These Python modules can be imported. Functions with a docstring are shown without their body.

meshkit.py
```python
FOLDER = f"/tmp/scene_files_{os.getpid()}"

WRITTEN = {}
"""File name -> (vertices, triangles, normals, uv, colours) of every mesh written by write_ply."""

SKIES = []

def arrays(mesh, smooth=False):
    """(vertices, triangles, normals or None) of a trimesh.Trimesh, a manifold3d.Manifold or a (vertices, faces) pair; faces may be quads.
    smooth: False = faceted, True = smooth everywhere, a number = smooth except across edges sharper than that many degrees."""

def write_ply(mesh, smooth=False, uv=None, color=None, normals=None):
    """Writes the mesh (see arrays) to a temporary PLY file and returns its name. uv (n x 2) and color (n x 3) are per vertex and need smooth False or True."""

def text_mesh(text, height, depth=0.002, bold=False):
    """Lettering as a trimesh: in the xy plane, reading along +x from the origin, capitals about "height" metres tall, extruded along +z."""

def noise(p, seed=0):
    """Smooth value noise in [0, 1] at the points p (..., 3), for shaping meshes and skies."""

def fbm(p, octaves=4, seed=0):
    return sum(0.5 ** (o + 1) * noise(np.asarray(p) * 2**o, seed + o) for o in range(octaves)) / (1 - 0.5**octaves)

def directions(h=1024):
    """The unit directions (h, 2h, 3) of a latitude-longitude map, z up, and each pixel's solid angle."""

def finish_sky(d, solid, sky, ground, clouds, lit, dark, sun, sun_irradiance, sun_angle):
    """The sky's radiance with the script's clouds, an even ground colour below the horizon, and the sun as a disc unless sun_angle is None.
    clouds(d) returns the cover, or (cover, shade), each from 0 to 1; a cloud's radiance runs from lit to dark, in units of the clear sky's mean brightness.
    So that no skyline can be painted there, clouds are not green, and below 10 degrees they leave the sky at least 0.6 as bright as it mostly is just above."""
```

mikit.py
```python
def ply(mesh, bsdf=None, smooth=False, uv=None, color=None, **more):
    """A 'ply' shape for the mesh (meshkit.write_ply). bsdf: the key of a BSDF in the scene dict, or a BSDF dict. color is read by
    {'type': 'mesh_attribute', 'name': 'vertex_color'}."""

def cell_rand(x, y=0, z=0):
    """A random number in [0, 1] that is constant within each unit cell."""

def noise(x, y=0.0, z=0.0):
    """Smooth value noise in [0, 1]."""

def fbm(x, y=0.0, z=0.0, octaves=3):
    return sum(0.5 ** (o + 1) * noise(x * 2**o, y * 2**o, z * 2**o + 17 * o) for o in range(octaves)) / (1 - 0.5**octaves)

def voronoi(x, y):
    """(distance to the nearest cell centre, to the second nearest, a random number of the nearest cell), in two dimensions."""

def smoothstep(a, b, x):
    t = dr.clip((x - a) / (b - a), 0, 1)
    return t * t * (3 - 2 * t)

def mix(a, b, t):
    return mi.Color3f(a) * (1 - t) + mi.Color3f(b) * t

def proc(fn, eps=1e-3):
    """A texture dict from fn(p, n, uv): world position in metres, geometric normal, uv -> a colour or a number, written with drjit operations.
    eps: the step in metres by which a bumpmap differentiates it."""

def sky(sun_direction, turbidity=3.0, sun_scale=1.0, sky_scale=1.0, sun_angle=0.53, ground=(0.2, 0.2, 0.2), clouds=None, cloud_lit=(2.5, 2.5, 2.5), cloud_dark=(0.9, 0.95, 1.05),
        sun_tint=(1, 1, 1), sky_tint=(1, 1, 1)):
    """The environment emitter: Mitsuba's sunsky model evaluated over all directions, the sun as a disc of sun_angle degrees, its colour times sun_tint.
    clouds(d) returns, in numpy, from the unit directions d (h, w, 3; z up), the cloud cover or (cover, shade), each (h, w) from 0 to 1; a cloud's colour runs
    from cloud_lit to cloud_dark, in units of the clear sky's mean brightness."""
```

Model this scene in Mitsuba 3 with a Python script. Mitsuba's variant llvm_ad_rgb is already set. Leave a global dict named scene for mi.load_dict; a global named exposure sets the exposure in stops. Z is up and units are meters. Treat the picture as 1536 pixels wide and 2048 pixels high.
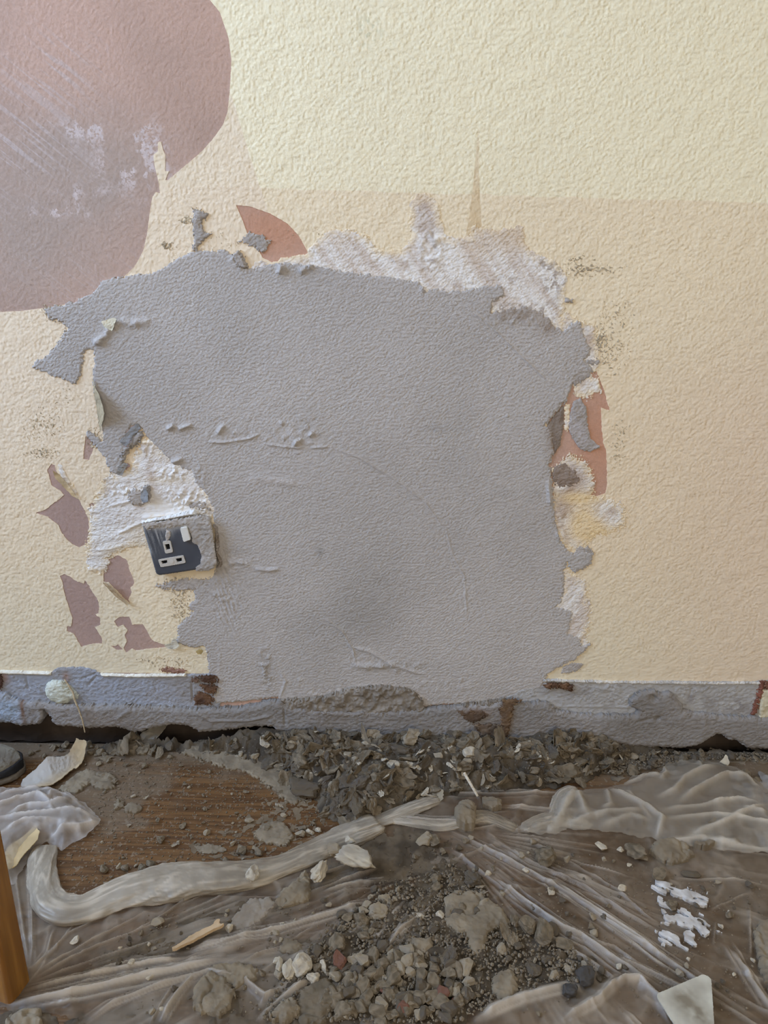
import math, random
import numpy as np, trimesh, shapely, drjit as dr, mitsuba as mi
from scipy.spatial import cKDTree
from scipy.ndimage import map_coordinates
from shapely.geometry import Polygon, LineString, box
from shapely.ops import unary_union
import mikit
from mikit import ply, proc, smoothstep as ss
from meshkit import fbm, noise

# ---------------------------------------------------------------- camera
FPX, CAM_D, CAM_H, PITCH, ROLL = 1420.0, 1.04, 0.735, math.radians(17.0), math.radians(0.75)
CAM = np.array([0.0, -CAM_D, CAM_H])
_f = np.array([0, math.cos(PITCH), -math.sin(PITCH)])
_u0 = np.array([0, math.sin(PITCH), math.cos(PITCH)])
_r0 = np.array([1.0, 0, 0])
_r = _r0 * math.cos(ROLL) + _u0 * math.sin(ROLL)
_u = _u0 * math.cos(ROLL) - _r0 * math.sin(ROLL)
T = mi.ScalarTransform4f
scene, labels = {}, {}
scene['camera'] = {'type': 'perspective', 'fov': 2 * math.degrees(math.atan(768 / FPX)), 'fov_axis': 'x', 'near_clip': 0.02,
                   'to_world': T().look_at(origin=CAM.tolist(), target=(CAM + _f).tolist(), up=_u.tolist())}
exposure = -0.17
# daylight through the two windows of the room (radiance of the panes)
SIDE_PANE = (9.4, 13.2, 20.5)
REAR_PANE = (4.25, 3.55, 2.6)

def wp(x, y):
    """a point of the photograph carried to the wall plane: (X, Z) in metres"""
    d = _f + (x - 768) / FPX * _r - (y - 1024) / FPX * _u
    q = CAM + d * (-CAM[1] / d[1])
    return q[0], q[2]

def fp(x, y, z=0.0):
    """a point of the photograph carried to the floor (or a level above it): (X, Y) in metres"""
    d = _f + (x - 768) / FPX * _r - (y - 1024) / FPX * _u
    q = CAM + d * ((z - CAM[2]) / d[2])
    return q[0], q[1]

def wpoly(pts): return Polygon([wp(*p) for p in pts]).buffer(0)
def fpoly(pts, z=0.0): return Polygon([fp(*p, z) for p in pts]).buffer(0)

def lin(r, g, b):
    c = np.array([r, g, b]) / 255.0
    return np.where(c < 0.04045, c / 12.92, ((c + 0.055) / 1.055) ** 2.4)

# ---------------------------------------------------------------- names
used = {}
def key_of(name, parent=None):
    base = f'{parent}__{name}' if parent else name
    n = used.get(base, -1) + 1
    used[base] = n
    return base if n == 0 else f'{base}_{n:03d}'

def add(name, shape, parent=None, label=None, cat=None, group=None, kind=None):
    k = key_of(name, parent)
    scene[k] = shape
    tag(k, label, cat, group, kind)
    return k

def tag(k, label=None, cat=None, group=None, kind=None):
    d = {a: b for a, b in (('label', label), ('category', cat), ('group', group), ('kind', kind)) if b}
    if d: labels[k] = d

def empty(name, label, cat, group=None, kind=None):
    k = key_of(name)
    tag(k, label, cat, group, kind)
    return k

# ---------------------------------------------------------------- field meshes
def seg_dist(P, pts):
    """distance of the points P (n, 2) to the polyline pts, and the fraction along it"""
    pts = np.asarray(pts, float)
    best, at, done = np.full(len(P), 9e9), np.zeros(len(P)), 0.0
    L = np.linalg.norm(np.diff(pts, axis=0), axis=1); tot = max(L.sum(), 1e-9)
    for a, b, l in zip(pts[:-1], pts[1:], L):
        t = np.clip(((P - a) @ (b - a)) / max(l * l, 1e-12), 0, 1)
        d = np.linalg.norm(P - a - t[:, None] * (b - a), axis=1)
        m = d < best
        best = np.where(m, d, best); at = np.where(m, (done + t * l) / tot, at); done += l
    return best, at

def rings(poly, step):
    out = []
    for g in getattr(poly, 'geoms', [poly]):
        for r in [g.exterior, *g.interiors]:
            n = max(4, int(r.length / step))
            out.append(np.array([r.interpolate(i / n, normalized=True).coords[0] for i in range(n)]))
    return np.vstack(out)

def signed(poly, P, step=0.0012):
    d, _ = cKDTree(rings(poly, step)).query(P)
    shapely.prepare(poly)
    return np.where(shapely.contains_xy(poly, P[:, 0], P[:, 1]), d, -d)

def jagged(P, amp, freq, seed):
    z = np.full(len(P), seed * 3.7)
    return amp * ((fbm(np.c_[P * freq, z], 3, seed) - 0.5) * 2.0 + (fbm(np.c_[P * freq * 3.1, z], 2, seed + 40) - 0.5) * 2.7)

def clip_grid(poly, res, field_fn, margin=0.01):
    """triangles of a regular grid kept where field > 0 and cut along field = 0: points (n, 2), faces, field"""
    x0, y0, x1, y1 = poly.bounds
    xs, ys = np.arange(x0 - margin, x1 + margin + res, res), np.arange(y0 - margin, y1 + margin + res, res)
    X, Y = np.meshgrid(xs, ys)
    P = np.c_[X.ravel(), Y.ravel()]
    F = field_fn(P)
    F = np.where(np.abs(F) < 1e-7, 1e-7, F)
    n = len(xs)
    i = (np.arange(len(ys) - 1)[:, None] * n + np.arange(n - 1)[None]).ravel()
    odd = ((i // n + i % n) % 2 == 1)[:, None]
    tri = np.vstack([np.where(odd, np.c_[i, i + 1, i + n], np.c_[i, i + 1, i + n + 1]), np.where(odd, np.c_[i + 1, i + n + 1, i + n], np.c_[i, i + n + 1, i + n])])
    ins = F[tri] > 0
    c = ins.sum(1)
    faces = [tri[c == 3]]
    pts, fld, new = [P], [F], {}
    cnt = len(P)
    def cut(a, b):
        nonlocal cnt
        lo, hi = np.minimum(a, b), np.maximum(a, b)
        k = lo.astype(np.int64) * len(P) + hi
        u, inv = np.unique(k, return_inverse=True)
        return u, inv
    rec = []
    for want in (1, 2):
        t, m = tri[c == want], ins[c == want]
        lone = np.argmax(m if want == 1 else ~m, axis=1)
        r = np.arange(len(t))
        rec.append((want, t[r, lone], t[r, (lone + 1) % 3], t[r, (lone + 2) % 3]))
    ea = np.concatenate([np.r_[x[1], x[1]] for x in rec]); eb = np.concatenate([np.r_[x[2], x[3]] for x in rec])
    if len(ea):
        u, inv = cut(ea, eb)
        lo, hi = u // len(P), u % len(P)
        t = F[lo] / (F[lo] - F[hi])
        pts.append(P[lo] + t[:, None] * (P[hi] - P[lo])); fld.append(np.zeros(len(u)))
        idx = inv + cnt
        o = 0
        for want, a, b, cc in rec:
            ab, ac = idx[o:o + len(a)], idx[o + len(a):o + 2 * len(a)]; o += 2 * len(a)
            if want == 1: faces.append(np.c_[a, ab, ac])
            else: faces += [np.c_[ab, b, cc], np.c_[ab, cc, ac]]
    P, F, faces = np.vstack(pts), np.concatenate(fld), np.vstack(faces)
    keep, inv = np.unique(faces, return_inverse=True)
    return P[keep], inv.reshape(-1, 3), F[keep]

def border(faces):
    e = np.vstack([faces[:, [0, 1]], faces[:, [1, 2]], faces[:, [2, 0]]])
    s = np.sort(e, 1)
    _, first, n = np.unique(s, axis=0, return_index=True, return_counts=True)
    return e[first[n == 1]]

def raise_mesh(P, F, h, base, plane, color, skirt=True, uv=None):
    """a height field on the wall ('wall': out of the plane is -y) or on the floor as (trimesh, colours)"""
    base = np.broadcast_to(base, (len(P),))
    V = np.c_[P[:, 0], -h, P[:, 1]] if plane == 'wall' else np.c_[P, h]
    n, C, U = len(V), color, uv
    if skirt:
        e = border(F)
        ids = np.unique(e)
        top = np.full(n, -1); top[ids] = n + np.arange(len(ids))
        bot = np.full(n, -1); bot[ids] = n + len(ids) + np.arange(len(ids))
        low = np.c_[P[ids, 0], -base[ids], P[ids, 1]] if plane == 'wall' else np.c_[P[ids], base[ids]]
        F = np.vstack([F, np.c_[top[e[:, 0]], bot[e[:, 0]], bot[e[:, 1]]], np.c_[top[e[:, 0]], bot[e[:, 1]], top[e[:, 1]]]])
        V = np.vstack([V, V[ids], low]); C = np.vstack([C, C[ids], C[ids]])
        if uv is not None: U = np.vstack([uv, uv[ids], uv[ids]])
    return trimesh.Trimesh(V, F, process=False), C, U

def layer(poly, plane='wall', res=0.002, thick=0.002, base=0.0, drop=None, bevel=0.004, jag=(0.002, 120), seed=1, relief=None, color=None, amp_fn=None, lip=0.35, skirt=True):
    """a coat or crust with a ragged outline: its own thickness, edge and relief"""
    def fld(P):
        s = signed(poly, P)
        j = jagged(P, 1.0, jag[1], seed) * jag[0]
        if amp_fn is not None:
            a = amp_fn(P)
            j = j + jagged(P, 1.0, 420, seed + 5) * a
        return s + j
    P, F, f = clip_grid(poly, res, fld)
    h = thick * (lip + (1 - lip) * np.sqrt(np.clip(f / bevel, 0, 1)))
    if relief is not None: h = h + relief(P, f)
    h = np.maximum(h, 0.0002) + base
    C = color(P, f) if callable(color) else np.tile(color, (len(P), 1))
    return raise_mesh(P, F, h, base - 0.0006 if drop is None else drop, plane, C, skirt)

def vary(P, a, b, freq, seed, lo=0.35, hi=0.65, stretch=(1, 1), octaves=4):
    n = fbm(np.c_[P * freq * np.array(stretch), np.full(len(P), 0.31)], octaves, seed)
    t = np.clip((n - lo) / (hi - lo), 0, 1)[:, None]
    return np.asarray(a) * (1 - t) + np.asarray(b) * t

def lerp(a, b, t): return a * (1 - t[:, None]) + np.asarray(b) * t[:, None]

def put(name, m, bsdf, parent=None, smooth=True, **kw):
    mesh, C, U = m
    return add(name, ply(mesh, bsdf, smooth, color=C), parent, **kw)

# ---------------------------------------------------------------- materials
def rough_bump(fn, scale, base, rough=0.9, eps=4e-4, spec=0.25):
    return {'type': 'bumpmap', 'arbitrary': proc(fn, eps), 'scale': scale, 'nested': {'type': 'principled', 'base_color': base, 'roughness': rough, 'specular': spec}}
VC = {'type': 'mesh_attribute', 'name': 'vertex_color'}
scene['mat_plaster'] = {'type': 'twosided', 'bsdf': rough_bump(lambda p, n, uv: mikit.fbm(p.x * 380, p.y * 380, p.z * 380, 2), 0.0014, VC, 0.92)}
scene['mat_smooth'] = {'type': 'twosided', 'bsdf': rough_bump(lambda p, n, uv: mikit.fbm(p.x * 240, p.y * 240, p.z * 260, 2), 0.0021, VC, 0.85)}
scene['mat_plain'] = {'type': 'twosided', 'bsdf': {'type': 'principled', 'base_color': VC, 'roughness': 0.55, 'specular': 0.4}}

# ---------------------------------------------------------------- room shell
def flat_box(x0, x1, y0, y1, z0, z1):
    m = trimesh.creation.box((x1 - x0, y1 - y0, z1 - z0)); m.apply_translation(((x0 + x1) / 2, (y0 + y1) / 2, (z0 + z1) / 2)); return m
XL, XR, YR, ZC = -2.0, 2.1, -3.3, 2.45
scene['mat_room'] = {'type': 'principled', 'base_color': {'type': 'rgb', 'value': [0.52, 0.51, 0.50]}, 'roughness': 0.9}
scene['mat_white'] = {'type': 'principled', 'base_color': {'type': 'rgb', 'value': [0.8, 0.8, 0.78]}, 'roughness': 0.5}
def wall_with_window(name, along, at, a0, a1, w0, w1, z0, z1, t=0.12):
    ps = [(a0, w0, 0, ZC), (w1, a1, 0, ZC), (w0, w1, 0, z0), (w0, w1, z1, ZC)]
    ms = []
    for p0, p1, q0, q1 in ps:
        ms.append(flat_box(min(at, at + t), max(at, at + t), p0, p1, q0, q1) if along == 'y' else flat_box(p0, p1, min(at, at + t), max(at, at + t), q0, q1))
    add(name, ply(trimesh.util.concatenate(ms), 'mat_room'), kind='structure', label='painted room wall with a window')
def window(n, along, at, w0, w1, z0, z1, rad, sign):
    """frame with a mullion and a daylit pane set in the wall's thickness, facing into the room"""
    k = empty(f'window_{n}', 'daylit window of the room', None, kind='structure')
    bars = [(w0, w1, z0, z0 + .05), (w0, w1, z1 - .05, z1), (w0, w0 + .05, z0, z1), (w1 - .05, w1, z0, z1), ((w0 + w1) / 2 - .025, (w0 + w1) / 2 + .025, z0, z1)]
    y0, y1 = sorted((at + sign * .03, at + sign * .09))
    ms = [flat_box(y0, y1, a, b, c, d) if along == 'y' else flat_box(a, b, y0, y1, c, d) for a, b, c, d in bars]
    add('frame', ply(trimesh.util.concatenate(ms), 'mat_white'), k)
    o = at + sign * .06
    q = np.array([[o, w0, z0], [o, w1, z0], [o, w1, z1], [o, w0, z1]]) if along == 'y' else np.array([[w0, o, z0], [w1, o, z0], [w1, o, z1], [w0, o, z1]])
    f = np.array([[0, 1, 2], [0, 2, 3]])
    nrm = np.cross(q[1] - q[0], q[2] - q[0])
    inward = np.array([-sign, 0, 0]) if along == 'y' else np.array([0, -sign, 0])
    if nrm @ inward < 0: f = f[:, ::-1]
    add('pane', {**ply(trimesh.Trimesh(q, f, process=False), 'mat_white'), 'emitter': {'type': 'area', 'radiance': {'type': 'rgb', 'value': list(rad)}}}, k)
wall_with_window('wall_left', 'y', XL, YR, 0, -1.4, -0.2, 1.0, 2.2, -0.12)
window(1, 'y', XL, -1.4, -0.2, 1.0, 2.2, SIDE_PANE, -1)
wall_with_window('wall_rear', 'x', YR, XL, XR, -0.6, 1.4, 0.6, 2.1, -0.12)
window(2, 'x', YR, -0.6, 1.4, 0.6, 2.1, REAR_PANE, -1)
add('wall_right', ply(flat_box(XR, XR + .1, YR, 0, 0, ZC), 'mat_room'), kind='structure', label='painted room wall')
add('ceiling', ply(flat_box(XL, XR, YR, 0, ZC, ZC + .1), 'mat_white'), kind='structure', label='white ceiling')
# ---------------------------------------------------------------- the wall
def blobs(P, pts):
    """soft patches: sum of gaussians, each (px x, px y, px rx, px ry, strength)"""
    out = np.zeros(len(P))
    for x, y, rx, ry, s in pts:
        c = np.array(wp(x, y)); e = abs(wp(x + rx, y)[0] - c[0]); g = abs(wp(x, y + ry)[1] - c[1])
        out += s * np.exp(-((P[:, 0] - c[0]) / e) ** 2 - ((P[:, 1] - c[1]) / g) ** 2)
    return out
def streaks(P, deg, along, across, seed):
    a = math.radians(deg); u, v = P @ [math.cos(a), math.sin(a)], P @ [-math.sin(a), math.cos(a)]
    return fbm(np.c_[u * along, v * across, np.full(len(P), 0.7)], 4, seed)
def dsl(p, x, y, rx, ry):
    c = wp(x, y); e = abs(wp(x + rx, y)[0] - c[0]); g = abs(wp(x, y + ry)[1] - c[1])
    return dr.exp(-dr.square((p.x - float(c[0])) / float(e)) - dr.square((p.z - float(c[1])) / float(g)))
def C3(r, g, b): return mi.Color3f(*[float(v) for v in lin(r, g, b)])

def pink_fn(p, n, uv):
    t = mikit.fbm(p.x * 7, p.z * 7, 0.5, 3)
    c = mikit.mix(C3(192, 162, 145), C3(176, 150, 135), ss(0.35, 0.65, t))
    grey = dr.minimum(dsl(p, 60, 430, 230, 190) + dsl(p, 200, 330, 130, 90) * .7, 1) * (0.7 + 0.6 * mikit.fbm(p.x * 16, p.z * 16, 2.0, 4))
    c = mikit.mix(c, C3(170, 153, 141), dr.clip(grey, 0, 1))
    c = mikit.mix(c, C3(190, 142, 114), dr.minimum(dsl(p, 550, 460, 120, 70) + dsl(p, 1200, 880, 60, 130), 1) * .85)
    c = mikit.mix(c, C3(166, 142, 132), dr.minimum(dsl(p, 150, 1040, 110, 130) + dsl(p, 200, 1230, 160, 120), 1) * .9)
    ca, sa = math.cos(math.radians(-38)), math.sin(math.radians(-38))
    u, v = p.x * ca + p.z * sa, p.z * ca - p.x * sa
    s = ss(0.52, 0.72, mikit.fbm(u * 16, v * 330, 1.0, 3))
    m = dsl(p, 40, 290, 140, 110) + dsl(p, 110, 130, 90, 60) * .8 + dsl(p, 190, 560, 160, 60) * .5
    c = mikit.mix(c, C3(190, 180, 177), dr.clip(s * m * .6, 0, 1))
    w = ss(0.46, 0.68, mikit.fbm(p.x * 60, p.z * 60, 4.0, 4)) * ss(.3, .6, mikit.fbm(p.x * 420, p.z * 420, 9.0, 3))
    m = dsl(p, 165, 255, 40, 22) + dsl(p, 270, 280, 50, 36) + dsl(p, 265, 330, 60, 40) + dsl(p, 170, 405, 50, 26) + dsl(p, 90, 425, 80, 9) * .7 + dsl(p, 300, 350, 25, 40)
    c = mikit.mix(c, C3(202, 190, 186), dr.clip(w * m * 2.0, 0, 1) * .9)
    return c * (0.94 + 0.12 * mikit.noise(p.x * 700, p.z * 700, 1.0))
scene['mat_pink'] = rough_bump(lambda p, n, uv: mikit.fbm(p.x * 300, p.z * 300, 3.0, 2), 0.0006, proc(pink_fn), 0.85)
wall = empty('wall_back', 'damaged plaster wall under repair with torn cream paint and a grey patch', None, kind='structure')
ZB = 0.055
add('old_plaster', ply(flat_box(-2.0, 2.1, 0.0, 0.1, ZB, ZC), 'mat_pink'), wall, label='old pink brown plaster laid bare where the paint has peeled')

# ---- cream painted paper with torn holes
line_a, line_b = wp(520, 376), wp(1536, 406)
slope = float((line_b[1] - line_a[1]) / (line_b[0] - line_a[0]))
wd0, wd1 = wp(455, 165), wp(520, 376)
wslope = float((wd1[0] - wd0[0]) / (wd1[1] - wd0[1]))
sp0, sp1 = wp(957, 250), wp(958, 455)
def cream_fn(p, n, uv):
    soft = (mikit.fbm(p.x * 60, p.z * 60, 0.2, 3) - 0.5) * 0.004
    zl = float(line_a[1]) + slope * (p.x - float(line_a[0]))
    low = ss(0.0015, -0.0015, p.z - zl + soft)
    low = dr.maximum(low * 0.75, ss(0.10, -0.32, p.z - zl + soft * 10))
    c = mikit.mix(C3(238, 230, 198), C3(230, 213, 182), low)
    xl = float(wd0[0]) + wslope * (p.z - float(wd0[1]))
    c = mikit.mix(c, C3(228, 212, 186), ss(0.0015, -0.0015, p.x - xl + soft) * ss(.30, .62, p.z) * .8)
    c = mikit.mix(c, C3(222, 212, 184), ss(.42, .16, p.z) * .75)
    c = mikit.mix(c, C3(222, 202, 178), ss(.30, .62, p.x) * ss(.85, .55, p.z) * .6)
    t = dr.clip((float(sp0[1]) - p.z) / float(sp0[1] - sp1[1]), 0, 1.3)
    sp = ss(0.0012, -0.0008, dr.abs(p.x - float(sp0[0]) - 0.001 * t) - 0.0012 - 0.0085 * t * t) * ss(0, .1, t) * ss(1.25, .95, t)
    c = mikit.mix(c, C3(212, 190, 152), sp * (.35 + .65 * t))
    d = dsl(p, 740, 60, 25, 34) * ss(.45, .7, mikit.fbm(p.x * 180, p.z * 180, 7.0, 3))
    c = mikit.mix(c, C3(190, 190, 160), d * .6)
    return c * (0.95 + 0.08 * mikit.fbm(p.x * 5, p.z * 5, 3.0, 3))
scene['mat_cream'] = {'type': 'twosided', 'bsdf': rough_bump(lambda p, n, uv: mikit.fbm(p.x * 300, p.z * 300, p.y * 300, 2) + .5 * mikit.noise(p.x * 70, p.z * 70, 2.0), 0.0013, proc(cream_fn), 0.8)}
HOLES = {
 'circle': [(410,-12),(440,25),(457,75),(463,120),(461,160),(459,190),(455,225),(447,248),(432,270),(420,285),(404,303),(390,315),(375,328),(360,340),(336,361),(331,360),(338,342),(330,343),(331,310),(326,300),(322,283),(316,285),(316,303),(307,310),(309,330),(314,350),(318,370),(320,387),(312,384),(305,395),(302,412),(299,430),(295,465),(287,500),(280,515),(268,535),(250,552),(235,566),(205,590),(160,604),(90,616),(40,622),(0,624),(-260,640),(-330,300),(-260,-60),(200,-120)],
 'leaf': [(472,410),(500,413),(540,427),(575,447),(598,472),(616,505),(606,530),(555,530),(525,515),(510,485),(495,468),(485,440)],
 'sliver': [(172,872),(186,875),(188,895),(178,920),(166,918),(168,900)],
 'peel_left': [(103,927),(95,940),(103,970),(122,982),(128,990),(122,996),(108,1006),(94,1017),(72,1026),(96,1033),(106,1042),(116,1048),(124,1067),(137,1082),(148,1090),(159,1094),(175,1086),(181,1067),(178,1050),(177,1038),(169,1020),(159,1001),(146,981),(130,965),(122,957),(112,941),(110,930)],
 'peel_low': [(120,1151),(130,1148),(143,1155),(155,1163),(169,1167),(170,1160),(179,1172),(186,1186),(196,1199),(199,1213),(197,1227),(191,1229),(200,1235),(201,1250),(190,1254),(198,1266),(204,1276),(204,1287),(186,1287),(162,1293),(155,1280),(147,1267),(134,1262),(134,1252),(143,1252),(145,1235),(138,1214),(131,1194),(127,1180),(126,1167)],
 'peel_mid': [(215,1120),(236,1110),(254,1120),(260,1142),(266,1155),(269,1167),(261,1176),(264,1184),(257,1198),(261,1208),(249,1197),(234,1181),(218,1165),(207,1163),(208,1137)],
 'peel_base': [(228,1242),(240,1233),(259,1233),(264,1249),(286,1248),(295,1263),(300,1273),(306,1281),(325,1288),(340,1291),(326,1295),(305,1296),(286,1299),(272,1301),(265,1297),(252,1305),(247,1295),(254,1283),(249,1270),(255,1260),(247,1248),(236,1254)],
 'chip': [(221,1291),(231,1292),(236,1288),(246,1299),(233,1300)],
 'chip_b': [(178,1008),(195,1003),(203,1009),(200,1018),(184,1022)],
 'strip_right': [(1170,735),(1192,741),(1200,760),(1208,782),(1214,803),(1219,821),(1210,818),(1202,815),(1203,850),(1206,887),(1212,900),(1214,940),(1214,971),(1210,987),(1189,993),(1130,1010),(1090,980),(1090,900),(1100,820),(1120,770),(1150,745)],
 'dot': [(170,1200),(175,1199),(176,1203),(171,1204)],
}
def torn(poly, step=0.0016, amp=0.0011, seed=3):
    """the same outline with a torn, fibrous edge"""
    p = rings(poly, step)
    q = p + amp * np.c_[fbm(np.c_[p * 260, np.full(len(p), 1.5)], 3, seed) - .5, fbm(np.c_[p * 260, np.full(len(p), 8.5)], 3, seed + 9) - .5] * 2.4
    return Polygon(q).buffer(0)
top_l, top_r = wp(-400, 1338), wp(1940, 1370)
paper = Polygon([(-2.0, ZC), (2.1, ZC), (2.1, top_r[1]), (top_r[0], top_r[1]), (wp(1080,1364)[0], wp(1080,1364)[1]), (wp(420,1347)[0], wp(420,1347)[1]), (top_l[0], top_l[1]), (-2.0, top_l[1])])
for i, (k, pts) in enumerate(HOLES.items()):
    paper = paper.difference(torn(wpoly(pts), amp=0.0004 if k in ('circle', 'leaf') else 0.0012, seed=i))
paper = max(getattr(paper, 'geoms', [paper]), key=lambda g: g.area)
m = trimesh.creation.extrude_polygon(paper, 0.0007, engine='earcut')
m.apply_transform(np.array([[1, 0, 0, 0], [0, 0, -1, 0], [0, 1, 0, 0], [0, 0, 0, 1.0]]))
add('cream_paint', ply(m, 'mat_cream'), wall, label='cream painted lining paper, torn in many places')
TP = 0.0007

# ---- white filler, brushed thinly over the paint
WHITE, WGREY = lin(226, 223, 216), lin(205, 194, 182)
def white_col(deg, seed, a=WHITE, b=WGREY):
    def f(P, fl):
        s = streaks(P, deg, 14, 130, seed)
        c = lerp(np.tile(a, (len(P), 1)), b, np.clip((s - .42) / .25, 0, 1))
        c = lerp(c, lin(176, 158, 142), np.clip((fbm(np.c_[P * 40, np.full(len(P), .2)], 4, seed + 3) - .58) / .15, 0, 1) * .6)
        e = np.clip(1.15 - fl / .011, 0, 1) * np.clip((fbm(np.c_[P * 70, np.full(len(P), .6)], 4, seed + 6) - .34) / .2, 0, 1)
        return lerp(c, lin(230, 212, 176), e * .85)
    return f
def white_relief(deg, amp, seed):
    return lambda P, f: amp * (streaks(P, deg, 25, 260, seed) - .45) + 0.5 * amp * (fbm(np.c_[P * 160, np.zeros(len(P))], 3, seed) - .5)
W_TOP = [(498,540),(515,522),(540,527),(565,515),(590,512),(612,507),(622,492),(640,470),(665,458),(700,460),(735,470),(752,495),(775,500),(800,500),(815,490),(821,470),(818,430),(819,408),(830,392),(850,383),(868,395),(880,420),(887,455),(890,470),(910,476),(940,470),(945,450),(960,455),(990,460),(1030,455),(1035,448),(1047,452),(1048,480),(1060,500),(1090,515),(1110,520),(1125,545),(1135,555),(1130,590),(1133,605),(1125,640),(1130,665),(1095,660),(1060,635),(1000,645),(960,610),(800,590),(650,570)]
dabs = [(858,470,28,40,1.0), (850,490,18,22,.9), (1010,545,50,10,.5), (1070,540,30,40,.35)]
def w_top_col(P, f):
    c = white_col(-52, 41)(P, f)
    g = np.clip(blobs(P, [(860,500,16,26,1),(870,470,9,9,.8),(1105,560,22,40,1),(1085,525,14,14,.7),(1060,620,50,12,1),(1090,650,30,20,.9),(1000,600,16,26,.8),(1020,560,40,8,.5)]), 0, 1)
    g = g * (fbm(np.c_[P * 150, np.full(len(P), .6)], 4, 77) > .52)
    c = lerp(c, lin(160, 148, 136), g * .9)
    b = np.clip(blobs(P, [(1030,480,70,30,.9),(950,500,30,40,.5),(840,395,20,14,.9),(680,480,30,14,.5),(1010,450,40,14,.8)]), 0, 1)
    return lerp(c, lin(205, 186, 160), b * .8)
def w_top_rel(P, f):
    h = white_relief(-52, 0.0012, 43)(P, f)
    n = fbm(np.c_[P * 110, np.full(len(P), .9)], 3, 12)
    return h + 0.004 * np.clip(blobs(P, [(862,500,22,34,1),(850,485,30,14,.6)]), 0, 1) * np.clip(n - .42, 0, 1) * 3
put('white_filler', layer(wpoly(W_TOP), res=0.0016, thick=0.0010, base=TP, jag=(0.003, 150), seed=21, relief=w_top_rel, color=w_top_col, bevel=0.003,
    amp_fn=lambda P: 0.005 * np.clip(blobs(P, [(680,470,60,20,1),(960,460,40,30,1),(1115,540,30,40,.8),(1130,640,40,30,1)]), 0, 1)), 'mat_smooth', wall, label='streaky white filler brushed above the grey patch')
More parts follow.
